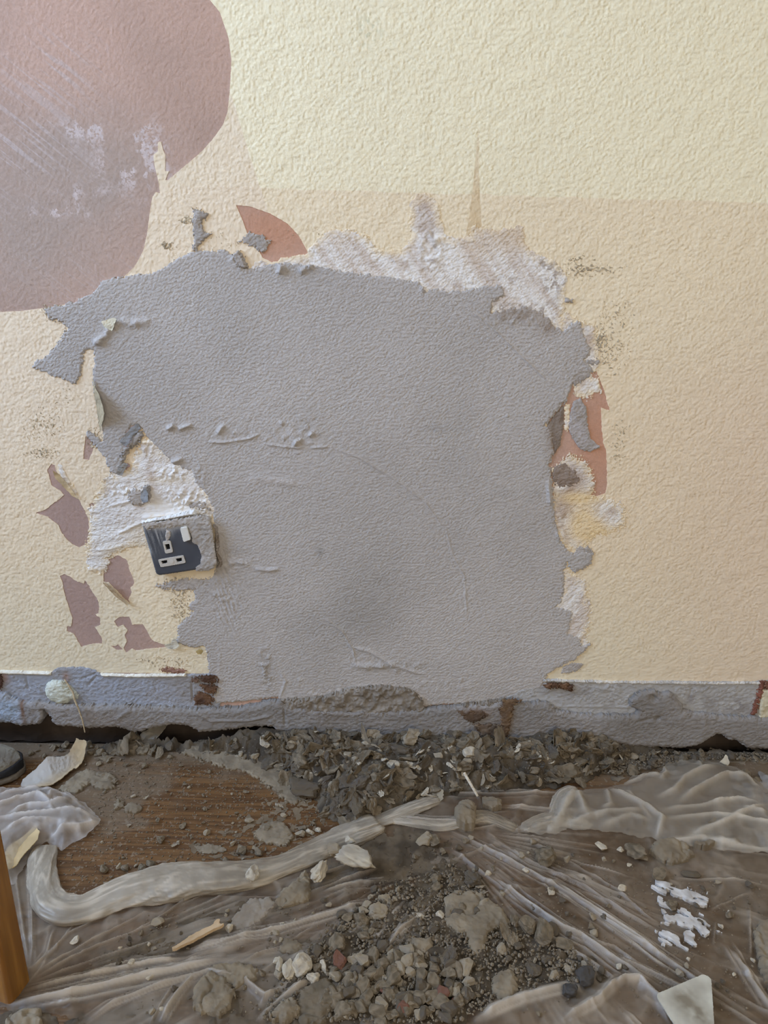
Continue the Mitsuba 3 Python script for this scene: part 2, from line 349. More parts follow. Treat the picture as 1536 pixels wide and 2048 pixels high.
for pts, seed, amp, rough in (
    ([(1128,622),(1160,642),(1192,655),(1196,690),(1200,725),(1190,742),(1160,742),(1145,690),(1110,662)], 22, .004, 60),
    ([(1143,762),(1170,742),(1195,756),(1204,784),(1185,786),(1172,800),(1150,792)], 23, .004, 60),
    ([(1128,812),(1141,806),(1139,840),(1136,862),(1126,860)], 24, .0012, 40),
    ([(1106,935),(1140,910),(1170,920),(1185,950),(1190,995),(1226,1000),(1248,1012),(1250,1048),(1222,1066),(1190,1070),(1170,1095),(1135,1102),(1112,1075),(1104,1010)], 25, .006, -60),
    ([(1130,1128),(1150,1150),(1172,1165),(1180,1215),(1172,1280),(1182,1290),(1140,1325),(1085,1350),(1100,1215),(1122,1180)], 26, .006, 60),
    ([(118,925),(124,935),(150,975),(162,996),(150,985),(122,955)], 29, .001, -50)):
    rc = (lambda P, f, s=seed: lerp(lerp(white_col(50, s)(P, f), lin(164, 144, 128), np.clip((fbm(np.c_[P * 60, np.full(len(P), .3)], 4, 97) - .42) / .12, 0, 1) * np.clip(blobs(P, [(1125,1040,26,60,1),(1140,960,30,30,1),(1160,1020,20,16,.6)]), 0, 1) * .85), lin(226, 200, 150), np.clip(blobs(P, [(1165,1040,30,50,1),(1190,1060,40,20,1),(1150,995,40,12,.8)]), 0, 1) * .85)) if seed == 25 else white_col(rough, seed)
    put('white_filler', layer(wpoly(pts), res=0.0014, thick=0.0009, base=TP, jag=(0.003, 170), seed=seed, relief=white_relief(rough, .001, seed), color=rc, bevel=.003, amp_fn=lambda P, a=amp: np.full(len(P), a)), 'mat_smooth', wall)
W_SOCKET = [(172,1105),(182,1035),(178,1020),(190,1000),(200,975),(215,955),(235,945),(262,935),(272,905),(285,880),(318,878),(345,905),(368,916),(392,935),(405,955),(415,980),(432,1005),(436,1030),(400,1045),(310,1040),(296,1060),(302,1096),(272,1092),(255,1098),(225,1108),(215,1138),(205,1150),(178,1140)]
def w_sock_rel(P, f):
    h = white_relief(8, 0.0016, 52)(P, f)
    n = fbm(np.c_[P * 190, np.full(len(P), .4)], 3, 15)
    h += 0.006 * np.clip(blobs(P, [(255,985,45,14,.7),(370,1000,40,22,1),(395,1010,24,18,1),(345,945,30,14,.8),(290,890,30,30,.6)]), 0, 1) * np.clip(n - .45, 0, 1) * 3
    for a, b, hh in (((288,1035),(375,1024),.003), ((225,1010),(275,998),.0015), ((240,1065),(290,1042),.0022), ((200,1100),(245,1092),.0014)):
        d, _ = seg_dist(P, [wp(*a), wp(*b)]); h += hh * np.exp(-(d / .0022) ** 2)
    return h
put('white_filler', layer(wpoly(W_SOCKET), res=0.0014, thick=0.0012, base=TP, jag=(0.004, 140), seed=27, relief=w_sock_rel, bevel=.004,
    color=lambda P, f: lerp(white_col(5, 53, lin(228, 226, 220), lin(210, 205, 198))(P, f), lin(206, 190, 160), np.clip(blobs(P, [(240,1110,40,20,.7),(330,905,24,14,.5),(215,960,20,16,.4),(280,1075,30,25,.6),(330,960,40,8,.5)]), 0, 1)),
    amp_fn=lambda P: .005 * np.clip(blobs(P, [(200,1000,40,50,1),(200,1110,60,40,1),(220,950,40,20,1)]), 0, 1)), 'mat_smooth', wall, label='white filler smeared around the socket')

# ---- grey plaster skim
GREY = [(88,618),(140,606),(185,588),(197,575),(205,560),(225,556),(250,553),(270,549),(290,548),(312,543),(330,535),(350,520),(370,511),(388,504),(400,500),(430,502),(452,500),(465,510),(478,532),(492,537),(512,538),(540,528),(560,526),(585,525),(600,530),(640,533),(670,538),(700,545),(760,552),(805,558),(838,562),(843,572),(850,585),(872,577),(900,582),(930,580),(970,572),(1003,570),(1010,592),(985,606),(984,625),(1020,616),(1050,613),(1080,622),(1098,640),(1110,655),(1126,661),(1140,646),(1155,641),(1164,655),(1168,672),(1178,690),(1182,710),(1167,721),(1184,733),(1183,742),(1150,752),(1142,775),(1132,800),(1124,808),(1112,825),(1090,850),(1104,866),(1108,900),(1105,918),(1099,930),(1104,960),(1107,1000),(1108,1035),(1115,1060),(1120,1080),(1133,1098),(1145,1108),(1165,1102),(1185,1105),(1183,1125),(1168,1135),(1150,1145),(1142,1140),(1134,1124),(1127,1140),(1128,1180),(1122,1205),(1113,1213),(1143,1222),(1141,1250),(1136,1264),(1160,1278),(1164,1290),(1183,1286),(1166,1304),(1150,1318),(1110,1336),(1092,1352),(1080,1374),(1040,1386),(1000,1398),(950,1404),(880,1408),(846,1410),(842,1398),(800,1384),(760,1374),(720,1379),(690,1386),(660,1396),(640,1412),(600,1410),(570,1404),(555,1393),(530,1396),(480,1402),(432,1406),(426,1394),(436,1362),(418,1342),(416,1310),(412,1292),(385,1294),(345,1284),(358,1272),(354,1252),(372,1236),(388,1222),(376,1212),(391,1196),(385,1182),(400,1166),(420,1160),(432,1138),(430,1050),(424,1012),(410,988),(390,962),(385,942),(350,930),(344,922),(318,898),(292,868),(278,850),(264,852),(246,880),(258,905),(236,948),(220,942),(212,918),(192,892),(172,872),(176,860),(205,882),(206,860),(198,820),(190,782),(187,757),(190,700),(170,700),(165,740),(152,768),(118,755),(85,742),(66,736),(72,722),(96,711),(120,680),(138,656),(124,646),(100,638)]
RIDGES = [  # px polyline, width, height
 ([(410,882),(450,884),(475,880),(500,876),(522,866)], .0018, .0014), ([(436,868),(446,852),(452,850)], .003, .003), ([(335,858),(350,850)], .003, .003), ([(358,858),(372,852),(386,849)], .003, .003),
 ([(535,888),(575,893),(596,895),(610,893)], .0016, .0014), ([(588,892),(594,882),(605,877)], .003, .0028), ([(619,872),(626,863)], .003, .003), ([(567,877),(575,870)], .003, .002), ([(562,848),(566,842)], .003, .002),
 ([(620,895),(660,892)], .0018, .0014), ([(660,893),(720,915),(760,940),(800,965),(850,1003),(885,1050)], .0012, .0009), ([(890,1050),(905,1110),(928,1150),(934,1240)], .0015, .0006),
 ([(930,612),(985,655),(1020,690),(1055,725),(1105,770)], .0012, .0010), ([(648,1232),(685,1262),(706,1296),(712,1330)], .0016, .0012), ([(700,1290),(745,1304),(790,1330),(850,1348)], .003, .0014),
 ([(700,1330),(750,1330),(800,1325)], .005, .0012), ([(320,930),(345,924),(368,916)], .003, .004), ([(240,640),(262,648),(285,645),(305,640)], .005, .0022), ([(190,690),(200,680),(214,670),(222,655)], .004, .004),
 ([(200,690),(206,681)], .003, .003), ([(390,500),(396,488),(410,480)], .004, .005), ([(470,508),(484,525),(492,533)], .008, .004), ([(560,548),(564,530)], .004, .005), ([(600,545),(612,535),(628,533)], .004, .004),
 ([(455,1126),(480,1122),(500,1128)], .004, .0016), ([(510,1135),(535,1139),(560,1136)], .003, .0018), ([(500,960),(520,955),(600,968)], .006, .001), ([(848,562),(846,585)], .003, .002), ([(440,1300),(440,1385)], .003, .0004),
 ([(1095,960),(1100,1010)], .003, .002), ([(1113,1060),(1120,1078)], .003, .002), ([(560,1395),(572,1360),(560,1340)], .002, .001), ([(650,1395),(700,1380),(760,1372)], .005, .002), ([(838,1412),(842,1395),(800,1380)], .004, .003)]
ROUGH = [(535,1340,14,34,1.0), (530,1315,10,14,1.0), (480,870,60,30,.35), (600,870,60,35,.45), (780,1330,60,14,.7), (1040,640,60,18,.7), (1130,720,40,30,.3), (450,1190,30,60,.5), (400,960,14,50,.6), (470,1124,40,10,.5), (250,650,40,14,.4), (700,1390,80,14,1.0), (1130,900,30,80,.3), (900,1370,60,20,.4)]
def grey_rel(P, f):
    h = 0.0014 * (fbm(np.c_[P * 14, np.full(len(P), .1)], 4, 31) - .5) + 0.0005 * (fbm(np.c_[P * 210, np.full(len(P), .1)], 2, 33) - .5)
    n = fbm(np.c_[P * 130, np.full(len(P), .7)], 3, 35)
    h += 0.014 * np.clip(blobs(P, ROUGH), 0, 1) * np.clip(n - .46, 0, 1)
    for pts, w, hh in RIDGES:
        pts = np.array([wp(*p) for p in pts]); lo, hi = pts.min(0) - 4 * w, pts.max(0) + 4 * w
        m = np.where(((P > lo) & (P < hi)).all(1))[0]
        d, t = seg_dist(P[m], pts)
        d = d + 0.0012 * (fbm(np.c_[P[m] * 160, np.full(len(m), .3)], 3, 4) - .5)
        h[m] += 1.35 * hh * np.exp(-(d / w) ** 2) * (.35 + 1.3 * noise(np.c_[P[m] * 130, np.full(len(m), .5)], 8)) * np.minimum(1, 6 * np.minimum(t, 1 - t) + .15)
    a = math.radians(-72); v = P @ [-math.sin(a), math.cos(a)]
    comb = np.clip(blobs(P, [(455,1200,26,60,1), (400,970,16,60,.5)]), 0, 1)
    h += comb * .0006 * np.sin(v * 900 + 4 * noise(np.c_[P * 60, np.zeros(len(P))], 3))
    pits = noise(np.c_[P * 95, np.full(len(P), .5)], 61)
    return h + 0.0016 * np.clip(pits - .86, 0, 1) * 7 - 0.0012 * np.clip(.12 - pits, 0, 1) * 8
def grey_col(P, f):
    c = vary(P, lin(180, 175, 169), lin(171, 166, 160), 5, 36)
    c = lerp(c, lin(150, 146, 140), np.clip(blobs(P, [(740,1225,70,50,.5),(640,1102,8,12,.8),(870,857,26,8,.4),(1070,985,14,8,.4),(900,940,50,40,.2),(760,1160,24,10,.3),(1010,985,18,10,.3),(790,1330,70,10,.4),(535,1340,14,34,.5),(470,1100,30,10,.4)]) + .25 * np.clip(fbm(np.c_[P * 9, np.full(len(P), .1)], 4, 90) - .55, 0, 1) * 4, 0, 1))
    c = lerp(c, lin(186, 180, 174), np.clip(blobs(P, [(550,962,50,7,.6),(900,1000,30,100,.1),(830,1230,60,120,.15)]), 0, 1))
    c = lerp(c, lin(138, 122, 106), np.clip(blobs(P, [(1040,628,46,16,.8),(1095,655,22,16,.7),(1105,870,14,34,.8),(1120,930,16,20,.6),(760,1388,70,12,.5),(1000,610,18,14,.6)]), 0, 1) * np.clip(fbm(np.c_[P * 100, np.full(len(P), .1)], 3, 91) * 2, 0, 1))
    g = noise(np.c_[P * 620, np.full(len(P), .2)], 92)
    return c * (.93 + .14 * g)[:, None]
put('grey_plaster', layer(wpoly(GREY), res=0.0012, thick=0.0024, base=TP, jag=(0.0022, 150), seed=30, relief=grey_rel, color=grey_col, bevel=.003,
    amp_fn=lambda P: .0045 * np.clip(blobs(P, [(110,640,30,30,1),(130,690,40,40,.5),(370,1230,30,60,.8),(395,1160,30,20,1),(1140,690,40,50,.4),(1150,1310,30,20,.8)]), 0, 1)), 'mat_plaster', wall, label='large grey skim of fresh plaster with lumps and trowel ridges')

# ---- smaller grey dabs on the paint, and flecks rubbed over it
def grey_dab(pts, seed, thick=.0016, jag=.003, amp=.002, off=0.0, a=(178, 172, 165), b=(158, 151, 143)):
    poly = wpoly(pts) if not isinstance(pts, Polygon) else pts
    put('grey_dab', layer(poly.buffer(off), res=0.0012, thick=thick, base=TP + .0004, jag=(jag, 190), seed=seed, bevel=.003, relief=lambda P, f: .0016 * (fbm(np.c_[P * 200, np.zeros(len(P))], 3, seed) - .5),
        color=lambda P, f: vary(P, lin(*a), lin(*b), 60, seed), amp_fn=lambda P: np.full(len(P), amp)), 'mat_plaster', wall)
grey_dab([(386,418),(400,416),(404,424),(418,428),(408,442),(402,448),(412,462),(424,470),(412,476),(405,486),(396,500),(386,502),(388,470),(385,440)], 61, .0026)
grey_dab([(464,508),(480,500),(492,520),(496,536),(484,538),(472,530)], 62, .005)
grey_dab([(482,478),(500,465),(520,470),(540,482),(536,492),(528,506),(515,502),(508,496),(495,488),(480,484)], 63, .0012)
grey_dab([(1146,802),(1160,796),(1172,815),(1175,850),(1180,876),(1200,893),(1180,903),(1160,898),(1147,880),(1138,860),(1139,830)], 64, .0014, .0012, .001, a=(172, 166, 162))
grey_dab([(1150,745),(1175,735),(1184,742),(1180,752),(1160,765),(1150,775),(1142,765)], 65, .0014)
grey_dab([(1106,835),(1122,815),(1128,812),(1126,860),(1120,890),(1108,908),(1104,880),(1092,852)], 66, .0012, .0012, .001, a=(140, 128, 116), b=(126, 112, 100))
grey_dab([(1108,935),(1130,925),(1150,940),(1162,962),(1140,972),(1118,975),(1104,960)], 67, .0012, .003, .003, a=(150, 136, 124), b=(136, 120, 106))
grey_dab([(310,1170),(330,1165),(372,1156),(420,1158),(425,1166),(400,1176),(370,1180),(330,1178)], 68, .0016, .003, .004)
grey_dab([(1168,720),(1192,716),(1200,724),(1188,732),(1172,730)], 69, .0012, .002, .003)
grey_dab([(1130,596),(1148,598),(1144,606),(1128,604)], 70, .003, .002, .001)
grey_dab([(1125,1333),(1145,1325),(1165,1328),(1160,1338),(1135,1346),(1122,1345)], 71, .0012, .002, .002)
grey_dab([(1145,1108),(1160,1090),(1168,1096),(1175,1090),(1186,1106),(1165,1112)], 72, .0014, .002, .002)
grey_dab([(255,985),(270,976),(292,982),(296,1000),(282,1012),(262,1006)], 75, .004)
grey_dab([(288,972),(300,968),(304,990),(298,1004),(288,996)], 76, .006, a=(150, 146, 142))
grey_dab([(246,930),(252,905),(268,892),(284,880),(290,868),(280,862),(262,880),(246,900),(240,940)], 77, .005, a=(160, 156, 152))
grey_dab([(372,1010),(392,1000),(412,1005),(424,1022),(408,1018),(390,1014)], 78, .004)
def bare(pts, seed):
    put('bare_plaster', layer(wpoly(pts), res=.0012, thick=.0006, base=TP + .0022, jag=(.0016, 200), seed=seed, bevel=.002, color=lambda P, f: vary(P, lin(178, 152, 142), lin(162, 136, 124), 60, seed)), 'mat_smooth', wall)
bare([(248,876),(256,868),(266,876),(262,892),(254,898),(246,888)], 79)
bare([(252,868),(264,852),(278,847),(274,858),(262,870)], 80)
bare([(250,928),(258,924),(262,934),(254,938)], 81)
def splatter(cx, cy, rx, ry, cover, seed, a=(200, 186, 158), b=(158, 146, 124), res=.0009, freq=520):
    """a field of separate flecks, denser towards the middle of the smear"""
    poly = wpoly([(cx + rx * math.cos(t), cy + ry * math.sin(t)) for t in np.linspace(0, 6.28, 24)[:-1]])
    c = np.array(wp(cx, cy)); e = np.array([abs(wp(cx + rx, cy)[0] - c[0]), abs(wp(cx, cy + ry)[1] - c[1])])
    def fld(P):
        r = np.linalg.norm((P - c) / e, axis=1)
        n = fbm(np.c_[P * freq, np.full(len(P), seed * .37)], 3, seed)
        return (n - (1.035 - cover) - .22 * np.clip(r, 0, 1.2) ** 2 - 9 * np.clip(r - 1, 0, 9)) * .006
    P, F, f = clip_grid(poly, res, fld)
    if len(F) == 0: return
    h = TP + .0004 + np.minimum(f * .6, .0012)
    put('splatter', raise_mesh(P, F, h, TP, 'wall', vary(P, lin(*a), lin(*b), 140, seed)), 'mat_plaster', wall, kind='stuff')
for i, q in enumerate([(1225,690,50,80,.43), (1200,540,75,18,.47), (1230,620,60,34,.42), (90,850,70,55,.40), (88,905,50,18,.50), (375,440,20,9,.60), (335,492,20,10,.58), (445,480,60,40,.40), (1235,885,26,70,.42), (1168,1210,24,90,.42), (190,880,24,34,.52), (362,1215,26,60,.52), (360,1165,60,16,.52), (130,790,60,34,.38), (330,1322,80,16,.44), (600,465,70,22,.40), (1160,535,50,34,.46), (130,700,46,30,.40), (1195,690,16,60,.56), (110,625,30,24,.5)]):
    splatter(*q, seed=200 + i)

# ---- flaps of paper that have come away
def flap(pts, hinge, lift, col_out, seed, curl=1.6, lab=None):
    """a torn leaf of paper, fast along its hinge and bent out into the room away from it"""
    poly = torn(wpoly(pts), amp=.0012, seed=seed)
    P, F, f = clip_grid(poly, .0012, lambda Q: signed(poly, Q))
    d, _ = seg_dist(P, [wp(*h) for h in hinge]); dm = d.max()
    h = TP + .0035 + lift * (d / dm) ** curl + .0008 * (fbm(np.c_[P * 90, np.zeros(len(P))], 3, seed) - .5)
    c = vary(P, lin(*col_out), lin(*[v * .86 for v in col_out]), 70, seed)
    put('paper_flap', raise_mesh(P, F, h, h - .0006, 'wall', c), 'mat_smooth', wall, label=lab)
flap([(188,756),(196,778),(206,788),(214,806),(219,822),(212,840),(203,852),(206,882),(199,845),(195,812),(190,785)], [(186,757),(205,880)], .016, (176, 162, 132), 71, 1.3, 'curled brown back of a torn paper flap')
flap([(204,643),(230,635),(238,637),(232,650),(228,662),(212,655)], [(204,645),(212,656)], .006, (226, 218, 190), 72, 1.2, 'torn cream flake standing off the plaster')
flap([(112,938),(122,948),(146,978),(160,998),(148,990),(126,966),(114,952)], [(122,948),(160,998)], .006, (214, 196, 160), 73, 1.2)
flap([(207,1163),(220,1162),(240,1186),(262,1208),(250,1204),(228,1186)], [(207,1165),(250,1206)], .007, (196, 170, 132), 74, 1.2)
flap([(330,1288),(345,1282),(352,1270),(362,1284),(355,1294),(338,1296)], [(330,1290),(338,1297)], .007, (210, 204, 184), 75, 1.2)
flap([(244,880),(252,870),(266,852),(278,846),(284,856),(270,868),(258,890)], [(280,848),(284,856)], .008, (150, 152, 154), 76, 1.2)
flap([(296,972),(302,982),(300,1000),(290,1004),(280,998),(286,980)], [(280,990),(284,1002)], .010, (150, 152, 152), 77, 1.2)
flap([(394,1300),(402,1292),(410,1296),(404,1306),(396,1306)], [(394,1304),(404,1307)], .006, (206, 186, 130), 78, 1.2)
flap([(236,948),(240,930),(254,922),(262,926),(252,938),(246,950)], [(238,948),(246,950)], .007, (168, 166, 160), 79, 1.2)
# ---------------------------------------------------------------- foot of the wall where the skirting board was
base_k = empty('baseboard_back', 'bare strip at the foot of the wall where the skirting board was pulled off', None, kind='structure')
def strip_col(P, f):
    left = np.clip((.0 - P[:, 0]) / .5 + .3, 0, 1)
    c = lerp(np.tile(lin(168, 167, 164), (len(P), 1)), lin(154, 158, 166), left)
    c = lerp(c, lin(142, 138, 134), np.clip((fbm(np.c_[P * 22, np.full(len(P), .4)], 4, 301) - .5) / .12, 0, 1) * .7)
    c = lerp(c, lin(140, 136, 134), np.clip(blobs(P, [(1475,1410,30,14,1),(1380,1395,8,14,.9),(330,1388,60,10,.5),(1140,1385,20,14,.5),(30,1360,16,14,.4)]), 0, 1) * (fbm(np.c_[P * 90, np.full(len(P), .4)], 3, 303) > .42))
    c = lerp(c, lin(150, 120, 105), np.clip(blobs(P, [(12,1352,8,12,.8),(134,1352,6,9,.9)]), 0, 1))
    return lerp(c, lin(130, 122, 114), ((fbm(np.c_[P * 190, np.full(len(P), .4)], 4, 305) > .70) * .5))
up_l = [(-1300,1343),(0,1345),(60,1347),(104,1347),(106,1340),(115,1334),(165,1333),(190,1338),(200,1346),(260,1349),(330,1348),(390,1347),(440,1345),(440,1425),(-1300,1420)]
up_r = [(1000,1395),(1030,1380),(1078,1368),(1095,1362),(1130,1360),(1200,1362),(1290,1363),(1340,1360),(1400,1362),(1440,1362),(1500,1362),(1524,1360),(2900,1368),(2900,1460),(1000,1440)]
def strip_rel(P, f):
    h = .0012 * (fbm(np.c_[P * 30, np.zeros(len(P))], 4, 310) - .5) + .0012 * np.clip(fbm(np.c_[P * 120, np.zeros(len(P))], 3, 311) - .58, 0, 1) * 4
    for pts, w, hh in (([(165,1356),(180,1350),(192,1345)], .0016, -.002), ([(178,1368),(188,1358),(194,1350)], .0016, -.002), ([(310,1364),(313,1380)], .0012, -.0015), ([(385,1352),(386,1404)], .0012, -.002), ([(1195,1372),(1205,1378),(1216,1370)], .003, .002), ([(1383,1370),(1378,1395)], .002, -.0012), ([(1100,1410),(1255,1412)], .0014, .0012), ([(52,1345),(58,1375)], .0015, -.002)):
        d, _ = seg_dist(P, [wp(*p) for p in pts]); h += hh * np.exp(-(d / w) ** 2)
    return h
for pts, s in ((up_l, 320), (up_r, 321)):
    put('upper_band', layer(wpoly(pts), res=.002, thick=.0025, base=.0006, jag=(.0015, 140), seed=s, relief=strip_rel, color=strip_col, bevel=.004), 'mat_smooth', base_k, label='pale grey strip of wall once behind the skirting')

LOW_T = [(-1300,1380),(0,1383),(14,1380),(30,1388),(46,1396),(62,1398),(80,1395),(96,1400),(112,1402),(180,1404),(230,1404),(262,1403),(270,1406),(330,1408),(390,1411),(470,1411),(515,1405),(530,1397),(560,1395),(580,1408),(640,1415),(700,1418),(780,1417),(850,1412),(900,1408),(950,1405),(1000,1398),(1060,1400),(1080,1398),(1096,1400),(1110,1415),(1125,1418),(1160,1422),(1210,1424),(1252,1424),(1268,1422),(1272,1414),(1256,1402),(1256,1394),(1266,1385),(1278,1378),(1296,1374),(1306,1376),(1320,1382),(1334,1377),(1348,1386),(1358,1400),(1364,1412),(1376,1418),(1400,1420),(1440,1426),(1500,1428),(1540,1432),(2900,1436)]
LOW_B = [(2900,1492),(1536,1492),(1510,1490),(1490,1488),(1472,1478),(1456,1472),(1440,1464),(1428,1462),(1420,1466),(1408,1474),(1390,1484),(1360,1489),(1300,1487),(1260,1484),(1200,1480),(1165,1474),(1145,1474),(1130,1482),(1000,1482),(900,1476),(800,1470),(700,1462),(560,1456),(545,1446),(520,1446),(500,1448),(460,1452),(430,1455),(400,1456),(380,1444),(350,1442),(320,1447),(300,1452),(285,1458),(268,1456),(255,1450),(235,1446),(215,1448),(190,1448),(165,1448),(150,1446),(130,1446),(114,1442),(108,1432),(100,1414),(92,1412),(95,1428),(88,1440),(62,1442),(50,1446),(36,1442),(18,1440),(0,1437),(-1300,1436)]
def low_col(P, f):
    c = vary(P, lin(148, 144, 140), lin(130, 126, 121), 12, 330)
    c = lerp(c, lin(154, 166, 180), np.clip(blobs(P, [(20,1412,34,26,1.2),(-150,1410,120,30,1)]), 0, 1))
    c = lerp(c, lin(128, 116, 104), np.clip(blobs(P, [(190,1425,60,14,.7),(230,1440,50,10,.8),(70,1425,14,30,.9),(1190,1480,60,8,.9),(700,1420,90,26,.6),(1010,1440,26,30,.8),(1100,1440,60,20,.3)]), 0, 1) * np.clip(2.4 * fbm(np.c_[P * 45, np.full(len(P), .2)], 4, 332) - .6, 0, 1))
    c = lerp(c, lin(116, 92, 74), np.clip(blobs(P, [(52,1410,5,30,1.1),(1015,1420,7,28,1),(1002,1440,4,30,.8),(950,1418,26,8,1),(1000,1470,12,12,.9)]), 0, 1))
    c = lerp(c, lin(120, 112, 104), np.clip((fbm(np.c_[P * 170, np.full(len(P), .2)], 4, 334) - .56) / .14, 0, 1) * .5)
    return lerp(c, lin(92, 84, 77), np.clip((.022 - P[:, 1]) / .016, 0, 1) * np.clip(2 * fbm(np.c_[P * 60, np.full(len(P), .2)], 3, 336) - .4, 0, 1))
def low_rel(P, f):
    h = .004 * (fbm(np.c_[P * 16, np.zeros(len(P))], 4, 340) - .5) + .002 * np.clip(fbm(np.c_[P * 110, np.zeros(len(P))], 3, 341) - .5, 0, 1)
    h += .010 * np.clip(blobs(P, [(20,1415,30,24,.5),(75,1425,20,24,.5),(740,1400,90,16,.6),(690,1440,80,16,.2)]), 0, 1) * (fbm(np.c_[P * 90, np.zeros(len(P))], 4, 342) - .35)
    for pts, w, hh in (([(400,1418),(424,1433),(500,1432),(540,1424)], .002, .0022), ([(240,1428),(264,1412)], .003, .002), ([(570,1412),(572,1440)], .0015, -.002), ([(640,1415),(700,1420),(800,1410)], .004, .003), ([(1300,1386),(1304,1390)], .004, -.006), ([(1308,1430),(1312,1428)], .003, -.006), ([(1268,1436),(1310,1425)], .0014, -.002)):
        d, _ = seg_dist(P, [wp(*p) for p in pts]); h += hh * np.exp(-(d / w) ** 2)
    return h
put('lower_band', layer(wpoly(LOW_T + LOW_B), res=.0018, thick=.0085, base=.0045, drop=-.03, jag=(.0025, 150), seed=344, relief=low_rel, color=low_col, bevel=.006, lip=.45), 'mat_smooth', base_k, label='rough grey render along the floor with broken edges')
# hollow under the broken render, earth in it
def recess():
    xs = np.linspace(-2.0, 2.1, 420); zs = np.linspace(-.02, .07, 22)
    X, Z = np.meshgrid(xs, zs); P = np.c_[X.ravel(), Z.ravel()]
    h = -.030 - .016 * (1 - np.clip((.06 - P[:, 1]) / .08, 0, 1)) + .02 * (fbm(np.c_[P * 40, np.zeros(len(P))], 4, 350) - .5)
    n = len(xs); i = (np.arange(len(zs) - 1)[:, None] * n + np.arange(n - 1)[None]).ravel()
    F = np.vstack([np.c_[i, i + 1, i + n + 1], np.c_[i, i + n + 1, i + n]])
    return raise_mesh(P, F, h, h, 'wall', vary(P, lin(92, 80, 70), lin(66, 57, 50), 30, 351), skirt=False)
put('hollow', recess(), 'mat_plaster', base_k, label='dark earthy hollow under the broken render')

def stain(name, pts, seed, a, b, base=.004, thick=.002, jag=.003, amp=.003, mat='mat_smooth', relief=.003, lab=None, res=.0013, parent=None):
    put(name, layer(wpoly(pts), res=res, thick=thick, base=base, jag=(jag, 180), seed=seed, bevel=.003, relief=lambda P, f: relief * (fbm(np.c_[P * 130, np.zeros(len(P))], 3, seed) - .45),
        color=lambda P, f: vary(P, lin(*a), lin(*b), 70, seed), amp_fn=lambda P: np.full(len(P), amp)), mat, parent or base_k, label=lab)
BROWN = ((112, 84, 62), (78, 58, 46))
stain('timber_scrap', [(404,1350),(430,1348),(437,1360),(428,1364),(404,1360)], 361, *BROWN, base=.0045, lab='brown timber scrap showing through')
stain('timber_scrap', [(404,1366),(424,1365),(437,1372),(430,1384),(412,1380)], 362, *BROWN, base=.0045)
stain('timber_scrap', [(388,1392),(400,1380),(416,1384),(430,1394),(424,1406),(392,1406)], 363, *BROWN, base=.0045)
stain('timber_scrap', [(386,1351),(400,1349),(398,1362),(386,1360)], 364, (126, 104, 90), (90, 74, 64), base=.0045)
stain('timber_scrap', [(1087,1366),(1094,1363),(1130,1363),(1144,1368),(1142,1380),(1126,1376),(1110,1372),(1090,1372)], 365, *BROWN, base=.0035, thick=.004)
stain('timber_scrap', [(1004,1392),(1030,1388),(1040,1392),(1024,1402),(1020,1425),(1010,1470),(1000,1474),(1002,1430),(996,1412)], 366, (118, 96, 72), (84, 66, 52), base=.013)
stain('timber_scrap', [(918,1414),(930,1418),(940,1414),(965,1416),(974,1420),(960,1430),(945,1436),(926,1430)], 367, (104, 84, 66), (74, 60, 50), base=.013)
stain('timber_scrap', [(944,1440),(970,1438),(1000,1440),(1004,1472),(985,1478),(960,1460)], 368, (124, 108, 90), (90, 74, 60), base=.0135)
stain('brick_edge', [(1518,1362),(1526,1360),(1522,1384),(1514,1404),(1508,1430),(1498,1430),(1502,1410),(1510,1390)], 369, (140, 92, 76), (112, 76, 64), base=.003, thick=.003, lab='red brown line of brick')
stain('brick_edge', [(1524,1362),(2900,1366),(2900,1376),(1545,1376),(1526,1374)], 370, (140, 100, 80), (118, 86, 70), base=.003, thick=.003)
stain('painted_block', [(1522,1378),(1560,1372),(2900,1376),(2900,1440),(1515,1432),(1516,1412)], 371, (206, 198, 170), (190, 180, 152), base=.003, thick=.004, jag=.001, amp=.001, lab='cream painted block beside the brick line')
stain('paint_lip', [(-1300,1338),(0,1339),(104,1342),(104,1348),(0,1345),(-1300,1344)], 372, (226, 222, 206), (210, 206, 192), base=.001, thick=.006, jag=.0006, amp=.0004, relief=.001, lab='white lip of paint left by the skirting')
stain('paint_lip', [(202,1345),(260,1347),(330,1346),(372,1345),(374,1351),(320,1352),(270,1352),(205,1350)], 373, (226, 222, 206), (210, 206, 192), base=.001, thick=.006, jag=.0006, amp=.0004, relief=.001)
stain('paint_lip', [(1085,1356),(1160,1359),(1250,1361),(1330,1361),(1420,1363),(1524,1362),(1524,1366),(1420,1367),(1300,1366),(1180,1364),(1085,1361)], 374, (206, 202, 192), (170, 168, 164), base=.001, thick=.005, jag=.0012, amp=.001, relief=.001)
stain('brick_edge', [(320,1338),(340,1334),(372,1340),(368,1346),(330,1343)], 375, (150, 116, 100), (120, 92, 80), base=.001, thick=.002)
stain('brick_edge', [(-4,1350),(5,1345),(8,1360),(5,1376),(-4,1378)], 376, (110, 78, 66), (84, 62, 54), base=.004, thick=.003)
def foam_rel(P, f):
    h = .005 * np.sqrt(np.clip(f / .02, 0, 1)) + .003 * (fbm(np.c_[P * np.array([70, 190]), np.zeros(len(P))], 3, 380) - .5)
    return h
put('filler_blob', layer(wpoly([(94,1372),(98,1362),(108,1357),(128,1358),(140,1366),(150,1376),(160,1388),(158,1394),(146,1394),(138,1402),(122,1403),(104,1396),(95,1386)]), res=.0012, thick=.006, base=.0035, jag=(.0014, 160), seed=381, bevel=.006, relief=foam_rel,
    color=lambda P, f: vary(P, lin(200, 204, 190), lin(186, 188, 172), 60, 382)), 'mat_smooth', base_k, label='pale wrinkled blob of filler on the left')
